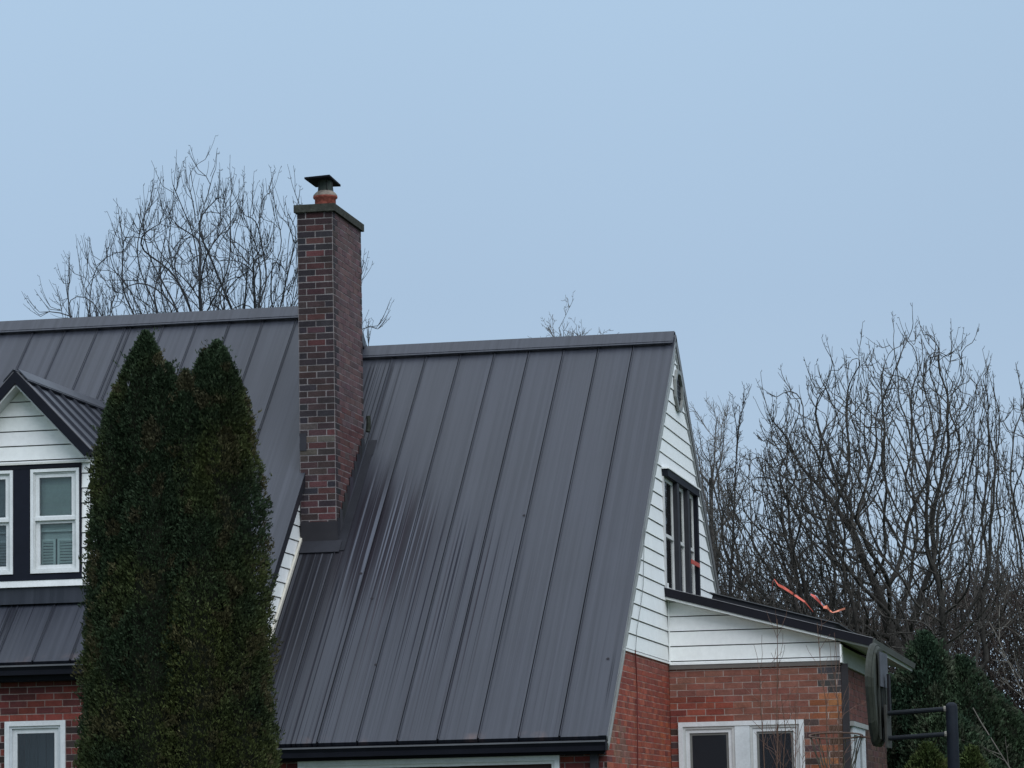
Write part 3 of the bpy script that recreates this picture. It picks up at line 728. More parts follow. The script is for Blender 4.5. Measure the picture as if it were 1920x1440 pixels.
def lathe(mb, cx, cy, prof, col, n=20):
    V = [(cx+r*math.cos(2*math.pi*k/n), cy+r*math.sin(2*math.pi*k/n), z) for r, z in prof for k in range(n)]
    mb.grid(V, [(i*n+k, i*n+(k+1) % n, (i+1)*n+(k+1) % n, (i+1)*n+k) for i in range(len(prof)-1) for k in range(n)], col)
mb = MB(); lathe(mb, fx, fy, [(.132, zb-.09), (.130, zb+.085), (.150, zb+.10), (.152, zb+.122), (.125, zb+.128), (.11, zb+.12), (.11, zb)], (.20, .060, .045)); build('flue_tile', mb, M_STONE, chim, True)
mb = MB(); lathe(mb, fx, fy, [(.150, zb+.118), (.148, zb+.138), (.125, zb+.165), (.10, zb+.185), (.092, zb+.19)], (.20, .17, .145)); build('mortar_collar', mb, M_STONE, chim, True)
mb = MB(); lathe(mb, fx, fy, [(.088, zb+.16), (.086, zb+.27), (.084, zb+.33)], (.045, .055, .048))
for k in range(5): tube(mb, [(fx+.10*math.cos(k*1.3), fy+.10*math.sin(k*1.3), zb+.17), (fx+.085*math.cos(k*1.3), fy+.085*math.sin(k*1.3), zb+.32)], .006, (.04, .04, .04), 4)
build('vent_pipe', mb, M_DARK, chim, True)
mb = MB(); z0 = zb+.335; x0, x1, y0, y1 = -10.19, -9.87, 39.12, 39.68
V = [(x0, y0, z0), (x1, y0, z0+.015), (x1, y1, z0-.005), (x0, y1, z0), (x0+.07, y0+.10, z0+.014), (x1-.07, y0+.10, z0+.022), (x1-.07, y1-.1, z0+.014), (x0+.07, y1-.1, z0+.014),
     (x0, y0, z0-.022), (x1, y0, z0-.008), (x1, y1, z0-.03), (x0, y1, z0-.022)]
mb.grid(V, [(0, 1, 5, 4), (1, 2, 6, 5), (2, 3, 7, 6), (3, 0, 4, 7), (4, 5, 6, 7), (8, 9, 1, 0), (9, 10, 2, 1), (10, 11, 3, 2), (11, 8, 0, 3), (11, 10, 9, 8)], (.006, .007, .010)); build('rain_cap', mb, M_STONE, chim)
# flashings round the chimney base
mb = MB(); fd = (.028, .027, .031)
fc = Fr((0, CY0, 0), (1, 0, 0), Z, (0, -1, 0)); fc.box(mb, CX0+.002, CX1+.018, 3.46, 3.765, .012, .020, fd)
va = (38.58-WE[0])/math.cos(math.atan(m_w)); FW.box(mb, CX0+.01, CX1+.075, va-.06, va+.17, .010, .022, (.026, .027, .033))
fs = Fr((CX1, 0, 0), (0, 1, 0), Z, (1, 0, 0))
for k in range(11):
    u = CY0+.0+k*.127; z = WE[1]+m_w*(u-WE[0]); fs.box(mb, u, u+.155, z-.05, z+.28+.01*(k % 2), .012+.0012*(k % 3), .018+.0012*(k % 3), jit((.036, .035, .042), .25))
vv = (38.72-WE[0])/math.cos(math.atan(m_w)); FW.box(mb, CX1+.02, CX1+.13, va-.02, va+2.0, .004, .009, (.020, .021, .026))
FW.box(mb, CX1+.02, CX1+.14, va+1.98, va+2.30, .004, .008, (.020, .021, .026))
fc.box(mb, CX0+.003, CX0+.085, 4.63, 4.84, .008, .013, (.035, .035, .042))
build('flashing', mb, M_DARK, chim)
mb = MB(); tube(mb, [(CX1+.03, 40.28, 5.02), (CX1+.035, 40.30, 5.14), (CX1+.03, 40.31, 5.22)], .03, (.030, .034, .028), 6); build('lead_plug', mb, M_STONE, chim)

# small marks on the roof sheets
for (u, v) in ((-8.84, 1.35), (-7.50, 4.15), (-6.17, 1.33), (-9.32, 3.1), (-9.1, 2.6)):
    mb = MB(); n = 6; FW.face(mb, [(u+.018*math.cos(k*1.05)*(1+.4*math.sin(k*3)), v+.022*math.sin(k*1.05), .005) for k in range(n)], (.02, .018, .022))
    build('roof_chip', mb, M_DARK, wroof)


# ================================================================== PLANTS
def tubes_np(PL, sides=3):
    """PL: list of (points, radii); returns vertices and quads"""
    by = {}
    for p, r in PL: by.setdefault(len(p), []).append((p, r))
    VV, FF, off = [], [], 0
    for K, L in by.items():
        P = np.array([x[0] for x in L], float); Rr = np.array([x[1] for x in L], float); M = len(L)
        T = np.gradient(P, axis=1); T /= np.linalg.norm(T, axis=2, keepdims=True)+1e-9
        ref = np.where(np.abs(T[..., 2:3]) < .9, np.array([0, 0, 1.]), np.array([1., 0, 0]))
        A = np.cross(T, ref); A /= np.linalg.norm(A, axis=2, keepdims=True)+1e-9; B = np.cross(T, A)
        an = np.arange(sides)*2*np.pi/sides
        V = P[:, :, None, :]+(A[:, :, None, :]*np.cos(an)[None, None, :, None]+B[:, :, None, :]*np.sin(an)[None, None, :, None])*Rr[:, :, None, None]
        m, i, k = np.meshgrid(np.arange(M), np.arange(K-1), np.arange(sides), indexing='ij'); k2 = (k+1) % sides
        ix = lambda i_, k_: off+(m*K+i_)*sides+k_
        F = np.stack([ix(i, k), ix(i, k2), ix(i+1, k2), ix(i+1, k)], -1).reshape(-1, 4)
        VV.append(V.reshape(-1, 3)); FF.append(F); off += M*K*sides
    return np.vstack(VV), np.vstack(FF)
def perp(d, rnd):
    while True:
        v = Vector((rnd.gauss(0, 1), rnd.gauss(0, 1), rnd.gauss(0, 1))); v -= d*v.dot(d)
        if v.length > .2: return v.normalized()
def stem(rnd, p, d, L, r0, r1, K, wig, trop, pull=None):
    pts = [p.copy()]; rs = [r0]; d = d.normalized()
    for k in range(1, K):
        d = (d+Vector((rnd.gauss(0, wig), rnd.gauss(0, wig), rnd.gauss(0, wig)+trop))).normalized()
        p = p+d*(L/(K-1)); pts.append(p.copy()); rs.append(r0+(r1-r0)*(k/(K-1))**.8)
    return pts, rs, d
def bare_tree(name, base, H, label, seed, lean=(0, 0), trunk_r=.16, fork=.35, limbs=10, l1=.55, n2=9, n3=7, n4=5, ang=(30, 60), trop=.10, wig=.09,
              twig_r=.0042, tw=.55, col=(.05, .043, .04), tcol=(.06, .052, .05), group=None, spurs=True, dirs=None, th=.72, br=(25, 55), dome=0, l2r=(.28, .5), lr=.62, cat='tree'):
    rnd = random.Random(seed); base = Vector(base)
    t = thing(name, base, label, cat, group); big, small = [], []
    d0 = Vector((lean[0], lean[1], 1)).normalized()
    tp, tr, _ = stem(rnd, base.copy(), d0, H*th, trunk_r, trunk_r*.30, 10, .05, .04); big.append((tp, tr))
    def at(pts, rs, f):
        x = f*(len(pts)-1); i = min(int(x), len(pts)-2); q = x-i
        return pts[i].lerp(pts[i+1], q), rs[i]+(rs[i+1]-rs[i])*q, (pts[i+1]-pts[i]).normalized()
    def twigs(pts, rs, n, L, lo=.15):
        for k in range(n):
            p, r, d = at(pts, rs, rnd.uniform(lo, 1)); a = R(rnd.uniform(22, 55)); q = d*math.cos(a)+perp(d, rnd)*math.sin(a)
            ll = L*rnd.uniform(.4, 1.1); tp2, tr2, _ = stem(rnd, p, q, ll, min(r, twig_r*1.25), twig_r*.62, 5, wig*.9, trop*1.5)
            small.append((tp2, tr2))
            if spurs:
                for s in range(rnd.randint(1, 3)):
                    p3, r3, d3 = at(tp2, tr2, rnd.uniform(.2, 1)); q3 = (d3*.6+perp(d3, rnd)*.8).normalized(); sl2 = rnd.uniform(.03, .10)
                    small.append(([p3, p3+q3*sl2*.6, p3+q3*sl2+Vector((0, 0, sl2*.25))], [twig_r*.8, twig_r*.9, twig_r*.7]))
    for i in range(limbs):
        f = fork+(1-fork)*(i/(limbs-1))**.9; p, r, d = at(tp, tr, min(f, .98))
        if dirs: az = R(rnd.choice(dirs)+rnd.uniform(-22, 22))
        else: az = i*2.4+rnd.uniform(-.5, .5)
        a = R(rnd.uniform(*ang))*(1-.45*f)
        q = Vector((math.cos(az)*math.sin(a), math.sin(az)*math.sin(a), math.cos(a)))
        ll = H*l1*rnd.uniform(.8, 1.12)*(1-.35*f); ll *= 1-dome*a/R(ang[1]); p1, r1, _ = stem(rnd, p, q, ll, r*lr, twig_r*1.6, 9, wig*.8, trop*.55); big.append((p1, r1))
        for j in range(n2):
            fj = rnd.uniform(.18, .99); pa, ra, da = at(p1, r1, fj); a2 = R(rnd.uniform(*br)); q2 = da*math.cos(a2)+perp(da, rnd)*math.sin(a2)
            l2 = ll*rnd.uniform(*l2r); p2, r2, _ = stem(rnd, pa, q2, l2, min(.022, max(ra*.6, twig_r*1.5)), twig_r, 7, wig, trop); small.append((p2, r2))
            for k in range(n3):
                pb, rb, db = at(p2, r2, rnd.uniform(.15, .95)); a3 = R(rnd.uniform(*br)); q3 = db*math.cos(a3)+perp(db, rnd)*math.sin(a3)
                l3 = l2*rnd.uniform(.3, .6); p3, r3, _ = stem(rnd, pb, q3, l3, max(rb*.6, twig_r*1.2), twig_r*.75, 5, wig, trop*1.2); small.append((p3, r3))
                twigs(p3, r3, n4, tw*.8)
            twigs(p2, r2, n4+1, tw)
        twigs(p1, r1, n4*2, tw, .5)
    V, F = tubes_np(big, 7); mesh_obj('trunk', V, F, np.array(col), None, M_BARK, t, True)
    V, F = tubes_np(small, 3); cc = np.repeat(np.random.RandomState(seed).uniform(.75, 1.3, (len(F), 1)), 4, axis=0)*np.array(tcol)
    mesh_obj('crown', V, F, cc, None, M_BARK, t)
    return t

def crown_tree(name, base, fork_z, tips, yr, label, seed, zlow=1.0, dens=22, infl=1.3, kill=.27, step=.16, inertia=.45, upw=.12, boughs=8, spread=55, stemr=.0052,
               shoot=(.18, .45), lat=.5, col=(.045, .042, .038), tcol=(.062, .058, .052), group=None, lean=(0, 0), trunk_max=.20, hollow=0.0, wob=.10, drop=.34, inset=.15, pw=1.15):
    """bare tree grown towards points spread through its crown (space colonisation), then clothed in fine upturned shoots"""
    rnd = random.Random(seed); rs = np.random.RandomState(seed); base = Vector(base); t = thing(name, base, label, 'tree', group)
    tx = sorted(tips); X0, X1 = tx[0][0]+inset, tx[-1][0]-inset; yc = base.y
    def ztop(x):       # silhouette height from the tips near x
        w = [(math.exp(-((x-q[0])/.28)**2)*math.exp(q[2]*1.6), q[2]) for q in tips]; sw = sum(a for a, b in w); return sum(a*b for a, b in w)/sw-drop if sw > 1e-9 else 0
    A = []; n = int(dens*(X1-X0)*2*yr*3)
    for k in range(n):
        x = rnd.uniform(X0, X1); v = rnd.uniform(-1, 1); zt_ = ztop(x); zt_ -= (v*v)*.28*(zt_-zlow); wx = abs((x-(X0+X1)/2)/((X1-X0)/2)); zl = zlow+.5*wx
        z = zl+(zt_-zl)*rnd.random()**pw
        if hollow and rnd.random() < hollow*(1-(z-zl)/(zt_-zl+.01)): continue
        A.append((x, yc+v*yr*math.sqrt(max(.05, 1-wx*wx*.7)), z))
    A += [(q[0], q[1], q[2]-drop*.8) for q in tips if X0-.1 < q[0] < X1+.1]; A = np.array(A)
    P = [base.copy()]; par = [-1]; D = [Vector((lean[0], lean[1], 1)).normalized()]
    while P[-1].z < fork_z:
        d = (D[-1]+Vector((rnd.gauss(0, .04), rnd.gauss(0, .04), .02))).normalized(); P.append(P[-1]+d*step); par.append(len(P)-2); D.append(d)
    nt0 = len(P)
    for k in range(boughs):
        i = nt0-1-int((k/boughs)*nt0*.28); az = k*2.4+rnd.uniform(-.4, .4); an = R(spread*rnd.uniform(.5, 1.15)); d = Vector((math.cos(az)*math.sin(an), .6*math.sin(az)*math.sin(an), math.cos(an))).normalized()
        for j in range(rnd.randint(4, 8)): P.append(P[i]+d*step); par.append(i); D.append(d); i = len(P)-1; d = (d+Vector((rnd.gauss(0, .08), rnd.gauss(0, .08), .05))).normalized()
    NP = np.array(P); ND = np.array(D); start = max(2, nt0-6); PA = list(par); near = np.zeros(len(A), int); dist = np.full(len(A), 1e9)
    def upd(i0):
        nonlocal near, dist
        Q = NP[i0:]
        for c in range(0, len(A), 4000):
            d2 = ((A[c:c+4000, None, :]-Q[None])**2).sum(2); m = d2.argmin(1); dm = d2[np.arange(len(m)), m]; b = dm < dist[c:c+4000]
            dist[c:c+4000][b] = dm[b]; near[c:c+4000][b] = m[b]+i0
    upd(start); kids = {}
    for it in range(130):
        alive = dist > kill*kill; A, near, dist = A[alive], near[alive], dist[alive]
        if len(A) < 8: break
        act = dist < (infl if it > 12 else 9)**2; ids = near[act]
        if not len(ids): break
        V = A[act]-NP[ids]; V /= np.linalg.norm(V, axis=1, keepdims=True)+1e-9; u, inv = np.unique(ids, return_inverse=True)
        S = np.zeros((len(u), 3)); np.add.at(S, inv, V); S /= np.linalg.norm(S, axis=1, keepdims=True)+1e-9
        nd_ = inertia*ND[u]+(1-inertia)*S+rs.normal(0, wob, S.shape)+np.array([0, 0, upw]); nd_ /= np.linalg.norm(nd_, axis=1, keepdims=True)
        ok = []
        for q, i in enumerate(u):
            ks = kids.setdefault(int(i), [])
            if len(ks) >= 3 or any(float(nd_[q]@k2) > .93 for k2 in ks): continue
            ks.append(nd_[q]); ok.append(q)
        if not ok: break
        i0 = len(NP); NP = np.vstack([NP, NP[u[ok]]+nd_[ok]*step]); ND = np.vstack([ND, nd_[ok]]); PA += [int(i) for i in u[ok]]; upd(i0)
    N = len(NP); ch = [[] for _ in range(N)]
    for i in range(1, N): ch[PA[i]].append(i)
    r = np.zeros(N); E_ = 2.35
    for i in range(N-1, -1, -1):
        r[i] = stemr if not ch[i] else (sum(r[c]**E_ for c in ch[i])+(stemr*.35)**E_)**(1/E_)
    r *= np.where(r > stemr*3, min(1, trunk_max/r[0]), 1); big, small = [], []
    stack = [(0, None)]
    while stack:
        i, pr = stack.pop(); pts = [] if pr is None else [pr]; rr = [] if pr is None else [None]; c = i
        while True:
            pts.append(c); rr.append(r[c])
            if not ch[c]: break
            cs = sorted(ch[c], key=lambda k: -r[k])
            for k in cs[1:]: stack.append((k, c))
            c = cs[0]
        if rr[0] is None: rr[0] = rr[1]
        if len(pts) < 2: continue
        Q = NP[pts].copy()
        if len(pts) > 3:
            for _ in range(2): Q[1:-1] = .25*Q[:-2]+.5*Q[1:-1]+.25*Q[2:]
        (big if max(rr) > .03 else small).append((Q, rr))
    for i in range(nt0, N):
        d = Vector(ND[i]); p = Vector(NP[i])
        if not ch[i]:
            for q in range(rnd.choice((1, 2, 2, 3))):
                q0 = (d*.8+perp(d, rnd)*rnd.uniform(.0, .4)+Vector((0, 0, .75))).normalized(); tp2, tr2, _ = stem(rnd, p, q0, rnd.uniform(*shoot)*(1 if q else 1.3), stemr*.95, stemr*.55, 5, .05, .13); small.append((tp2, tr2))
                for q in range(2):
                    k3 = rnd.randint(1, 4); p3 = Vector(tp2[k3]); q3 = (d*.5+perp(d, rnd)*.9).normalized(); small.append(([p3, p3+q3*.03, p3+q3*.05+Vector((0, 0, .02))], [stemr*.6, stemr*.75, stemr*.6]))
        elif r[i] < .014 and rnd.random() < lat:
            q0 = (d*.5+perp(d, rnd)*.6+Vector((0, 0, .55))).normalized(); tp2, tr2, _ = stem(rnd, p, q0, rnd.uniform(shoot[0]*.5, shoot[1]*.8), stemr*.85, stemr*.5, 5, .06, .16); small.append((tp2, tr2))
    V, F = tubes_np(big, 7); mesh_obj('trunk', V, F, np.array(col), None, M_BARK, t, True)
    V, F = tubes_np(small, 3); cc = np.repeat(rs.uniform(.75, 1.3, (len(F), 1)), 4, axis=0)*np.array(tcol)
    mesh_obj('crown', V, F, cc, None, M_BARK, t); return t

TIPS_A = [(-15.85, 50.83, 10.76), (-15.97, 53.11, 11.68), (-15.45, 52.84, 11.54), (-14.68, 51.22, 11.05), (-14.73, 51.99, 11.21), (-14.5, 51.84, 10.93), (-14.43, 52.49, 11.01), (-14.3, 52.92, 11.14), (-13.45, 50.7, 10.69), (-13.16, 50.49, 10.19), (-17.24, 53.07, 10.52), (-16.52, 51.78, 10.38), (-17.65, 52.84, 9.75), (-17.26, 50.41, 8.65), (-16.3, 51.83, 10.49), (-16.13, 52.71, 10.83), (-15.12, 51.13, 10.89), (-14.57, 53.42, 11.0), (-14.0, 53.28, 10.2), (-12.17, 50.5, 8.92), (-12.14, 50.48, 8.02), (-17.15, 52.13, 9.79), (-18.0, 53.41, 9.52), (-15.61, 51.62, 10.86), (-16.49, 51.09, 9.77), (-16.02, 51.75, 10.21), (-15.09, 50.49, 10.46), (-14.74, 51.11, 10.55), (-14.36, 51.8, 10.4), (-13.91, 51.99, 10.32), (-13.17, 51.15, 9.25), (-16.19, 51.14, 9.59), (-17.36, 51.1, 8.5), (-17.21, 51.87, 9.05), (-12.96, 51.33, 8.57)]
crown_tree('bare_tree', (-14.9, 52, GZ), 3.6, TIPS_A, 1.9, 'bare tree with long upright shoots fanning up behind the left roof and the chimney', 11, zlow=5.5, dens=62, kill=.205, step=.18, inertia=.60, upw=.17, wob=.08,
           boughs=16, spread=30, shoot=(.18, .45), lat=.6, drop=.52, inset=.50, stemr=.0054, col=(.042, .044, .048), tcol=(.045, .047, .050))
bare_tree('bare_tree', (-8.95, 60, GZ), 11.15, 'small round bare treetop peeping over the ridge of the wing roof', 5, trunk_r=.08, fork=.35, limbs=40, l1=.155, n2=5, n3=3, n4=1,
          ang=(10, 75), trop=.05, wig=.06, twig_r=.0042, tw=.22, tcol=(.12, .11, .10), col=(.11, .10, .09), th=.92)
bare_tree('bare_tree', (-8.75, 62, GZ), 10.2, 'slim pale bare tree just beyond the peak of the white gable', 23, trunk_r=.12, fork=.35, limbs=18, l1=.25, n2=5, n3=3, n4=2,
          ang=(30, 75), trop=.08, wig=.08, twig_r=.0042, tw=.45, tcol=(.15, .14, .13), col=(.07, .065, .06), th=.8)
gB = 'large dark bare trees on the right'
TIPS_B = [(-4.82, 49.47, 7.37), (-4.61, 52.08, 7.96), (-4.2, 51.18, 7.62), (-3.93, 51.46, 8.01), (-3.56, 49.99, 7.84), (-3.61, 52.58, 8.0), (-3.33, 52.15, 7.96), (-2.96, 49.79, 7.57), (-2.64, 50.46, 7.49), (-2.45, 51.71, 7.19), (-2.22, 51.68, 7.15), (-4.88, 52.4, 7.56), (-4.41, 50.75, 6.89), (-4.19, 52.06, 7.22), (-3.8, 51.54, 7.39), (-3.36, 50.37, 7.12), (-2.98, 51.28, 7.06), (-2.64, 52.22, 6.67), (-5.04, 52.11, 6.76), (-5.17, 51.02, 6.96), (-2.2, 51.28, 6.04), (-2.31, 49.51, 5.04), (-4.55, 50.18, 6.01), (-4.04, 51.95, 6.36)]
TIPS_C = [(-5.53, 49.78, 7.15), (-5.16, 49.15, 7.1), (-4.99, 50.13, 7.43), (-5.96, 50.53, 6.92), (-6.15, 50.45, 6.64), (-5.73, 49.67, 6.61), (-5.57, 49.84, 6.74), (-6.16, 50.02, 5.82), (-5.99, 50.72, 6.22), (-5.5, 50.05, 6.36), (-5.13, 49.72, 6.63), (-4.84, 49.97, 6.32), (-6.45, 48.78, 5.29), (-6.64, 48.81, 4.67), (-6.84, 50.53, 4.42), (-6.78, 51.26, 4.07), (-6.21, 50.24, 4.94), (-5.81, 49.72, 5.36), (-5.26, 49.14, 5.52), (-5.02, 50.01, 5.85), (-4.72, 51.25, 6.31), (-4.29, 50.7, 5.57), (-6.38, 50.1, 4.29), (-5.81, 50.94, 4.83)]
TIPS_D = [(-2.08, 52.8, 7.27), (-1.95, 53.54, 7.66), (-1.77, 54.68, 7.99), (-2.33, 53.7, 6.84), (-1.49, 53.39, 7.53), (-1.15, 52.9, 7.19), (-2.27, 53.62, 6.14), (-2.54, 54.69, 5.92), (-0.83, 52.21, 6.58), (-1.88, 54.24, 7.06), (-2.16, 54.33, 5.52), (-2.66, 54.5, 4.86), (-0.64, 54.13, 6.12), (-1.47, 54.3, 6.7)]
TIPS_E = [(-7.37, 53.54, 6.52), (-7.2, 53.65, 6.88), (-7.02, 53.32, 5.61), (-6.75, 52.43, 4.83), (-7.32, 54.39, 6.17), (-7.5, 53.67, 5.49), (-6.37, 52.78, 4.59), (-6.12, 53.51, 4.38), (-7.32, 53.46, 4.77), (-6.69, 53.16, 4.29), (-5.73, 53.13, 4.68), (-7.57, 53.59, 6.01)]
crown_tree('bare_tree', (-3.3, 51, GZ), 2.0, TIPS_B+[q for q in TIPS_C if q[2] > 6.3], 2.3, 'largest dark bare tree, its trunk rising above the evergreen bush', 31, zlow=2.4, dens=110, kill=.16, step=.125, stemr=.0060, lat=.6, wob=.17, inertia=.34, upw=.0, shoot=(.12, .34), boughs=11, spread=82, group=gB, trunk_max=.24)
crown_tree('bare_tree', (-4.7, 49.8, GZ), 1.5, [q for q in TIPS_C if q[2] < 6.4], 1.9, 'dark bare tree with low sprawling boughs behind the lean-to roof', 42, zlow=1.8, dens=120, kill=.16, step=.125, stemr=.0062, lat=.6, wob=.18, inertia=.34, upw=.02, shoot=(.12, .34), boughs=10, spread=72, group=gB, lean=(-.04, 0), trunk_max=.17,
           col=(.040, .037, .034), tcol=(.058, .054, .048))
crown_tree('bare_tree', (-1.8, 53.5, GZ), 2.0, TIPS_D, 1.9, 'dark bare tree cut off by the right edge of the picture', 57, zlow=1.8, dens=80, kill=.18, step=.125, stemr=.0060, lat=.6, wob=.17, inertia=.34, upw=.04, shoot=(.12, .34), boughs=9, spread=60, group=gB)
crown_tree('bare_tree', (-6.1, 53.5, GZ), 1.4, TIPS_E, 1.6, 'lower bare tree whose boughs sweep out beside the white gable wall', 83, zlow=1.6, dens=80, kill=.18, step=.125, stemr=.0060, lat=.6, wob=.17, inertia=.34, upw=.04, shoot=(.12, .34), boughs=8, spread=70, group=gB, trunk_max=.14)
bare_tree('sapling', (-6.45, 50.5, GZ), 8.7, 'thin upright leader standing alone between the gable and the large bare trees', 64, trunk_r=.03, fork=.55, limbs=9, l1=.09, n2=2, n3=1, n4=1,
          ang=(20, 40), trop=.16, wig=.05, twig_r=.0045, tw=.22, col=(.04, .038, .036), tcol=(.05, .047, .045), cat='young tree', th=.94)
bare_tree('sapling', (-1.75, 47.0, GZ), 5.2, 'arching pale whips at the lower right edge', 71, lean=(.05, 0), trunk_r=.035, fork=.3, limbs=8, l1=.5, n2=2, n3=1, n4=1,
          ang=(20, 50), trop=-.02, wig=.06, twig_r=.005, tw=.4, col=(.13, .12, .105), tcol=(.13, .12, .105), cat='young tree')

# undergrowth beyond the garden
rnd = random.Random(3); PL = []
for i in range(26000):
    x = rnd.uniform(-9, 4.5); y = rnd.uniform(54.5, 60); top = 3.8+.12*(x+4)+.9*mnoise.noise(Vector((x*.7, 1.3, 0)))+.5*mnoise.noise(Vector((x*2, y, 0))); z = rnd.uniform(GZ, top-.2)
    p, r, _ = stem(rnd, Vector((x, y, z)), Vector((rnd.gauss(0, .7), rnd.gauss(0, .5), 1)), rnd.uniform(.4, 1.5), rnd.uniform(.006, .014), .004, 5, .25, .02); PL.append((p, r))
V, F = tubes_np(PL, 3); cc = np.repeat(np.random.RandomState(1).uniform(.6, 1.5, (len(F), 1)), 4, axis=0)*np.array([.070, .058, .052])
tag(mesh_obj('undergrowth', V, F, cc, None, M_BARK), 'brown leafless thicket filling the ground behind the garden', 'thicket', kind='stuff')

def foliage(name, parent, samples, col_fn, rs, size=.06, m=None):
    """samples: list of (point, outward direction); each gets a small fan of narrow leaf scales"""
    rnd = np.random.RandomState(rs); P = np.array([s[0] for s in samples]); D = np.array([s[1] for s in samples]); n = len(P)
    VV, CC = [], []
    base = np.array([col_fn(p) for p in P])
    for k in range(3):
        d = D+rnd.normal(0, .38, (n, 3)); d[:, 2] += .35; d /= np.linalg.norm(d, axis=1, keepdims=True)
        s = np.cross(d, rnd.normal(0, 1, (n, 3))); s /= np.linalg.norm(s, axis=1, keepdims=True)+1e-9
        L = (size*rnd.uniform(.6, 1.5, (n, 1))); w = L*rnd.uniform(.13, .25, (n, 1)); o = rnd.normal(0, size*.25, (n, 3)); b = P+o
        nn = np.cross(d, s)*L*.18
        q = np.stack([b-s*w*.4, b+d*L*.55-s*w+nn, b+d*L, b+d*L*.55+s*w+nn], 1); VV.append(q.reshape(-1, 3))
        CC.append(np.repeat(base*rnd.uniform(.78, 1.28, (n, 1)), 4, axis=0))
    V = np.vstack(VV); F = np.arange(len(V)).reshape(-1, 4)
    return mesh_obj(name, V, F, np.vstack(CC), None, m or M_LEAF, parent)

def evergreen(name, cols, label, seed, cat, cols_rgb, n, group=None, size=.031, core=.72):
    """cols: leaders (x, y, ztop, rmax, tau, lean_x)"""
    rnd = random.Random(seed); bx = sum(c[0] for c in cols)/len(cols); by = sum(c[1] for c in cols)/len(cols)
    t = thing(name, (bx, by, GZ), label, cat, group); S = []
    wt = [c[3]*(c[2]-GZ) for c in cols]
    for i in range(n):
        c = rnd.choices(cols, wt)[0]; x, y, zt_, rm, tau, lx = c; H = zt_-GZ
        z = GZ+H*rnd.random()**.85; tt = zt_-z; rad = rm*(1-math.exp(-(max(tt,0)/tau)**1.0))*(1 if z > GZ+.5 else .6+.4*(z-GZ)/.5)
        a = rnd.uniform(0, 2*math.pi)
        px_, py_ = x+math.cos(a)*.5, y+math.sin(a)*.5; lump = .16*mnoise.noise(Vector((px_*3.1, py_*3.1, z*1.7)))+.17*mnoise.noise(Vector((px_*8, py_*8, z*6)))+.12*mnoise.noise(Vector((px_*17, py_*17, z*13)))
        rr = rad*(1+lump*1.3)*(1-.22*rnd.random()**2.2)+.01*rnd.random(); cx = x+lx*tt
        if rnd.random() < .004:
            for q_ in range(5): S.append(((cx+(rr+.02+.018*q_)*math.cos(a), y+(rr+.02+.018*q_)*math.sin(a)*.85, z+.02*q_), (math.cos(a)*.6, math.sin(a)*.6, .9)))
        S.append(((cx+rr*math.cos(a), y+rr*math.sin(a)*.85, z+rnd.uniform(-.02, .04)), (math.cos(a)*.8, math.sin(a)*.8, .55)))
    for c in cols:       # tip sprays
        for k in range(60): S.append(((c[0]+rnd.gauss(0, .035), c[1]+rnd.gauss(0, .035), c[2]-rnd.uniform(-.03, .12)), (rnd.gauss(0, .3), rnd.gauss(0, .3), 1)))
    def cf(p):
        v = mnoise.noise(Vector((p[0]*1.7+seed, p[1]*1.7, p[2]*1.2))); w = mnoise.noise(Vector((p[0]*5, p[1]*5, p[2]*4+seed)))
        g, o_, b_ = cols_rgb
        k = min(1, max(0, .5+1.6*v+.5*w-(.28*(p[2]-1.8) if n > 100000 else 0))); c = [g[i]*(1-k)+o_[i]*k for i in range(3)]
        if w > .28: c = [c[i]*.45+b_[i]*.55 for i in range(3)]
        return c
    foliage('foliage', t, S, cf, seed, size)
    mb = MB()
    for (x, y, zt_, rm, tau, lx) in cols:
        pts = []; rs = []
        for k in range(9):
            z = GZ+(zt_-GZ)*k/8; tt = zt_-z; pts.append((x+lx*tt, y, z)); rs.append(max(.012, rm*(1-math.exp(-(max(tt,0)/tau)**1.0))*core*(.35 if k == 0 else 1)))
        tube(mb, pts, rs, (.010, .012, .007), 10)
    build('dark_core', mb, M_BARK, t, True)  # solid near-black tubes filling the inside of each leader
    mb = MB()
    for c in cols: tube(mb, [(c[0]+c[5]*(c[2]-GZ), c[1], GZ-.05), (c[0]+c[5]*2, c[1], c[2]-1.2)], [.07, .02], (.06, .045, .035), 7)
    build('trunk', mb, M_BARK, t)
    return t
ARB = ((.024, .040, .020), (.056, .068, .022), (.074, .058, .033))
PAIR = 'pair of tall evergreens in front of the house'
evergreen('arborvitae', [(-9.85, 31.5, 4.99, .52, .78, -.026), (-10.10, 31.35, 4.42, .27, .45, -.014), (-9.60, 31.35, 4.64, .34, .50, .0), (-9.68, 31.2, 3.9, .42, .7, .0), (-9.98, 31.25, 3.3, .40, .8, -.02), (-10.10, 31.3, 2.3, .36, .7, -.03)],
          'tall dark evergreen hedge tree with a single pointed top, left of the pair', 3, 'evergreen tree', ARB, 140000, PAIR)
evergreen('arborvitae', [(-9.12, 31.5, 4.86, .51, .85, .004), (-9.22, 31.45, 4.77, .24, .35, .0), (-9.04, 31.45, 4.78, .20, .35, .01), (-9.40, 31.35, 4.56, .32, .55, .0), (-9.22, 31.2, 3.6, .42, .8, .0), (-8.95, 31.3, 3.0, .40, .8, .01)],
          'tall dark evergreen hedge tree with a blunt double top, right of the pair', 9, 'evergreen tree', ARB, 140000, PAIR)
YEW = ((.026, .050, .030), (.052, .080, .044), (.080, .086, .060))
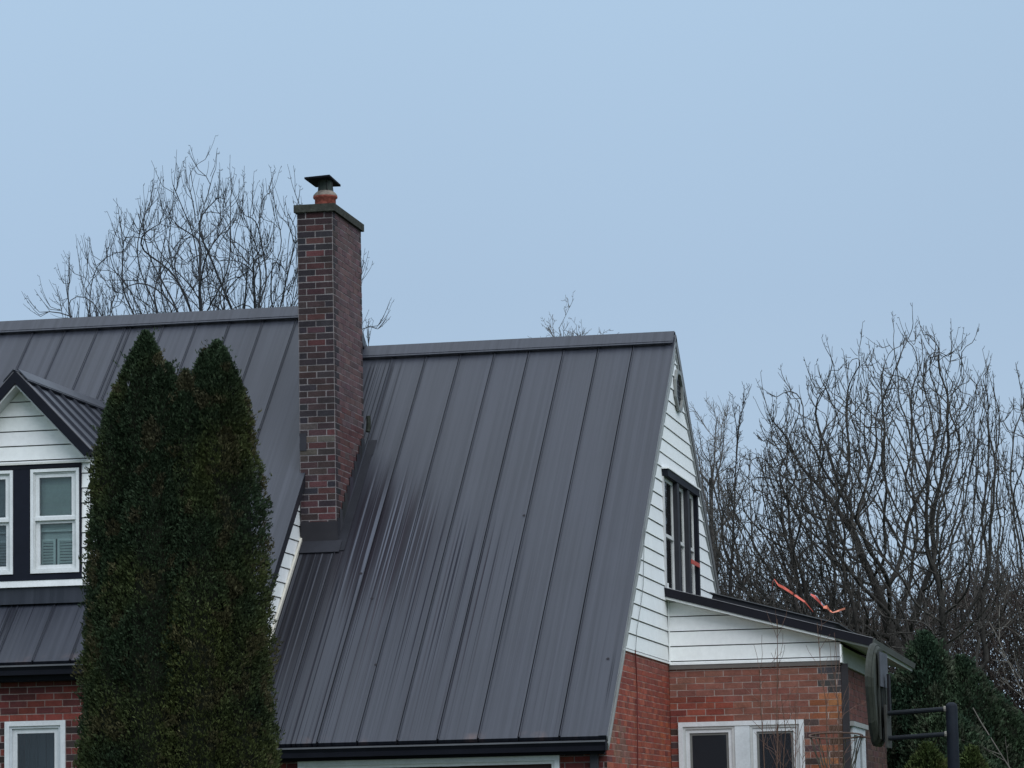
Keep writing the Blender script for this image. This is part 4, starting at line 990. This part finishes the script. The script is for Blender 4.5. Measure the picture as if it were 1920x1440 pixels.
evergreen('evergreen_bush', [(-3.45, 48.2, 2.7, .85, .9, 0), (-2.95, 48.3, 2.35, .75, .6, .05), (-2.45, 48.4, 1.75, .8, .6, 0), (-4.0, 48.0, 2.1, .7, .6, 0), (-3.2, 47.7, 1.6, .9, .5, 0), (-2.1, 48.6, 1.2, .7, .5, 0)], 'broad dark green evergreen bush behind the basketball hoop', 17, 'bush', YEW, 70000, None, .055)
evergreen('evergreen_bush', [(-3.15, 43.6, 1.0, .55, .5, 0), (-2.6, 43.9, .95, .45, .5, 0)], 'low yellowish green bush at the foot of the lean-to corner', 19, 'bush', ((.045, .065, .02), (.075, .085, .025), (.06, .06, .03)), 16000, None, .05)

# bare climber in front of the lean-to window
rnd = random.Random(12); t = thing('climbing_shrub', (-4.5, 39.9, GZ), 'leafless climbing shrub with thin stems before the lean-to window and its brick corner', 'shrub'); PL = []; PK = []
for (x0, x1, z1) in ((-4.72, -4.62, 2.5), (-4.75, -4.85, 1.9), (-4.55, -4.60, 1.55), (-4.35, -4.45, 1.5), (-3.95, -3.90, 1.75), (-3.85, -3.98, 1.85), (-4.0, -4.15, 2.45), (-4.6, -4.68, 1.35), (-4.1, -3.95, 1.2), (-4.5, -4.35, 1.1)):
    y = rnd.uniform(39.7, 40.3); n = 9
    pts = [Vector((x0+(x1-x0)*k/(n-1)+rnd.gauss(0, .018), y+rnd.gauss(0, .02), GZ+(z1-GZ)*k/(n-1))) for k in range(n)]
    PK.append((pts, [.012-.0085*k/(n-1) for k in range(n)]))
    for k in range(16):
        i = rnd.randint(4, n-2); p, r, _ = stem(rnd, pts[i].lerp(pts[i+1], rnd.random()), Vector((rnd.gauss(0, .5), rnd.gauss(0, .3), 1)), rnd.uniform(.12, .55), .0035, .0022, 5, .16, .03); PL.append((p, r))
V, F = tubes_np(PK, 5); mesh_obj('stem', V, F, np.array((.12, .075, .055)), None, M_BARK, t)
V, F = tubes_np(PL, 3); mesh_obj('twigs', V, F, np.array((.16, .10, .08)), None, M_BARK, t)

# ================================================================== BASKETBALL HOOP
hx, hy = -1.83, 28.4
hoop = thing('basketball_hoop', (hx, hy, GZ), 'free-standing basketball hoop with fan-shaped board seen almost edge-on and a thick dark pole', 'basketball hoop')
mb = MB(); tube(mb, [(hx, hy, GZ), (hx, hy, .995), (hx, hy, 1.015), (hx, hy, 1.028)], [.05, .05, .042, .02], (.010, .013, .019), 20); build('pole', mb, M_HOOP, hoop, True)
an = R(2.6); nB = Vector((math.cos(an), -math.sin(an), 0)); bB = Vector((math.sin(an), math.cos(an), 0))
bc = Vector((-2.455, hy, 0)); zc = 1.11
FB = Fr(bc, bB, Z, nB)
prof = []   # fan outline, u across, v up
for k in range(15): a = R(158-136*k/14); prof.append((.60*math.cos(a)*.96, zc-.05+.49*math.sin(a)))
prof += [(.53, zc+.05), (.42, zc-.25), (.28, zc-.40), (.15, zc-.44), (-.15, zc-.44), (-.28, zc-.40), (-.42, zc-.25), (-.53, zc+.05)]
prof = prof[::-1]
def extr(mb, fr, poly, h0, h1, col, sc0=1, sc1=1):
    cu = 0; cv = zc; s = lambda p, k: (cu+(p[0]-cu)*k, cv+(p[1]-cv)*k)
    A = [s(p, sc0) for p in poly]; B = [s(p, sc1) for p in poly]; n = len(poly)
    for i in range(n):
        j = (i+1) % n; fr.face(mb, [(*A[j], h0), (*A[i], h0), (*B[i], h1), (*B[j], h1)][::-1], col)
    fr.face(mb, [(*p, h1) for p in B], col); fr.face(mb, [(*p, h0) for p in A][::-1], col)
mb = MB(); extr(mb, FB, prof, -.025, .0, (.038, .041, .034), .985, 1.0); extr(mb, FB, prof, .0005, .024, (.032, .035, .028), 1.0, .96); build('backboard', mb, M_HOOP, hoop)
mb = MB()
for sc in (.94, .70): extr(mb, FB, prof, .026, .042, (.036, .039, .031), sc, sc-.05)
for u in (-.26, 0, .26): FB.box(mb, u-.025, u+.025, zc-.38, zc+.36, .0562, .062, (.030, .032, .027))
build('back_ribs', mb, M_HOOP, hoop)
mb = MB(); FB.box(mb, -.24, .24, 1.17, 1.46, .0625, .070, (.075, .08, .095)); build('back_panel', mb, M_HOOP, hoop)
mb = MB(); FB.box(mb, -.16, .16, .66, 1.02, .079, .095, (.05, .05, .045)); FB.box(mb, -.05, .05, .95, 1.28, .096, .115, (.012, .012, .014)); build('bracket', mb, M_HOOP, hoop)
for (z, dy) in ((.955, -.06), (.955, .06), (.745, -.06), (.745, .06)):
    p0 = FB.P(dy, z-.005, .09); mb = MB(); tube(mb, [p0, (hx-.05, hy+dy, z+.018)], .0185, (.013, .016, .020), 8)
    tube(mb, [(hx-.062, hy+dy, z+.018), (hx-.045, hy+dy, z+.018)], .024, (.16, .15, .13), 8); build('arm', mb, M_HOOP, hoop)
mb = MB(); rc = FB.P(0, .80, -.36); pts = []
for k in range(25):
    a = 2*math.pi*k/24; q = rc+nB*(.225*math.cos(a))+bB*(.225*math.sin(a)); q.z = .775+.03*math.sin(a)-.035*math.cos(a)*.2; pts.append(q)
tube(mb, pts, .0075, (.12, .075, .055), 6, cap=False)
for s in (-.08, .08): tube(mb, [FB.P(s, .76, -.135), FB.P(s*.9, .74, -.02)], .009, (.14, .08, .06), 6)
FB.box(mb, -.10, .10, .70, .82, -.04, -.026, (.12, .07, .05))
rim = build('rim', mb, M_HOOP, hoop)
rnd = random.Random(4); PL = []
for k in range(12):
    if k in (2, 3, 9): continue
    p = pts[k*2]; tgt = rc+(p-rc)*.55; tgt.z = p.z-.33
    for s in (-1, 1):
        q = [p.lerp(tgt, j/5)+Vector((rnd.gauss(0, .006), s*.02*math.sin(j*1.3), 0)) for j in range(6)]; PL.append((q, [.004]*6))
V, F = tubes_np(PL, 3); mesh_obj('net', V, F, np.array((.10, .085, .06)), None, M_CLOTH, rim)

# ================================================================== BRIGHT TAPE IN THE BRANCHES
def ribbon(mb, pts, w, col):
    for i in range(len(pts)-1):
        a, b = Vector(pts[i]), Vector(pts[i+1]); wa, wb = w[i], w[i+1]; tw = Vector((0, .012*(-1)**i, 0))
        mb.poly([a, b, b+Vector((0, .01, wb))+tw, a+Vector((0, .01, wa))+tw], col)
        mb.poly([a+Vector((0, .004, 0)), a+Vector((0, .014, wa))+tw, b+Vector((0, .014, wb))+tw, b+Vector((0, .004, 0))], col)
mb = MB(); oc_ = (.62, .13, .09)
ribbon(mb, [(-5.580, 48.070, 3.584), (-5.518, 48.018, 3.480), (-5.439, 48.070, 3.433), (-5.361, 48.018, 3.381), (-5.288, 48.070, 3.328), (-5.141, 48.101, 3.224), (-5.026, 48.070, 3.088)], [.01, .035, .045, .04, .04, .03, .01], oc_)
ribbon(mb, [(-5.586, 48.070, 3.584), (-5.601, 48.070, 3.511), (-5.612, 48.091, 3.448)], [.015, .05, .01], oc_)
ribbon(mb, [(-5.047, 47.965, 3.334), (-4.974, 47.986, 3.260), (-4.901, 47.965, 3.187), (-4.875, 47.986, 3.156)], [.02, .06, .035, .01], (.56, .11, .085))
ribbon(mb, [(-4.870, 47.965, 3.135), (-4.817, 47.986, 3.125), (-4.776, 47.965, 3.083), (-4.734, 47.986, 3.062)], [.03, .055, .03, .01], (.66, .20, .12))
ribbon(mb, [(-4.734, 47.965, 3.062), (-4.640, 47.986, 3.083), (-4.556, 47.965, 3.109)], [.015, .03, .025], (.58, .22, .14))
tag(build('marking_tape', mb, M_CLOTH), 'torn salmon-orange plastic tape snagged in the bare branches above the lean-to roof', 'tape')
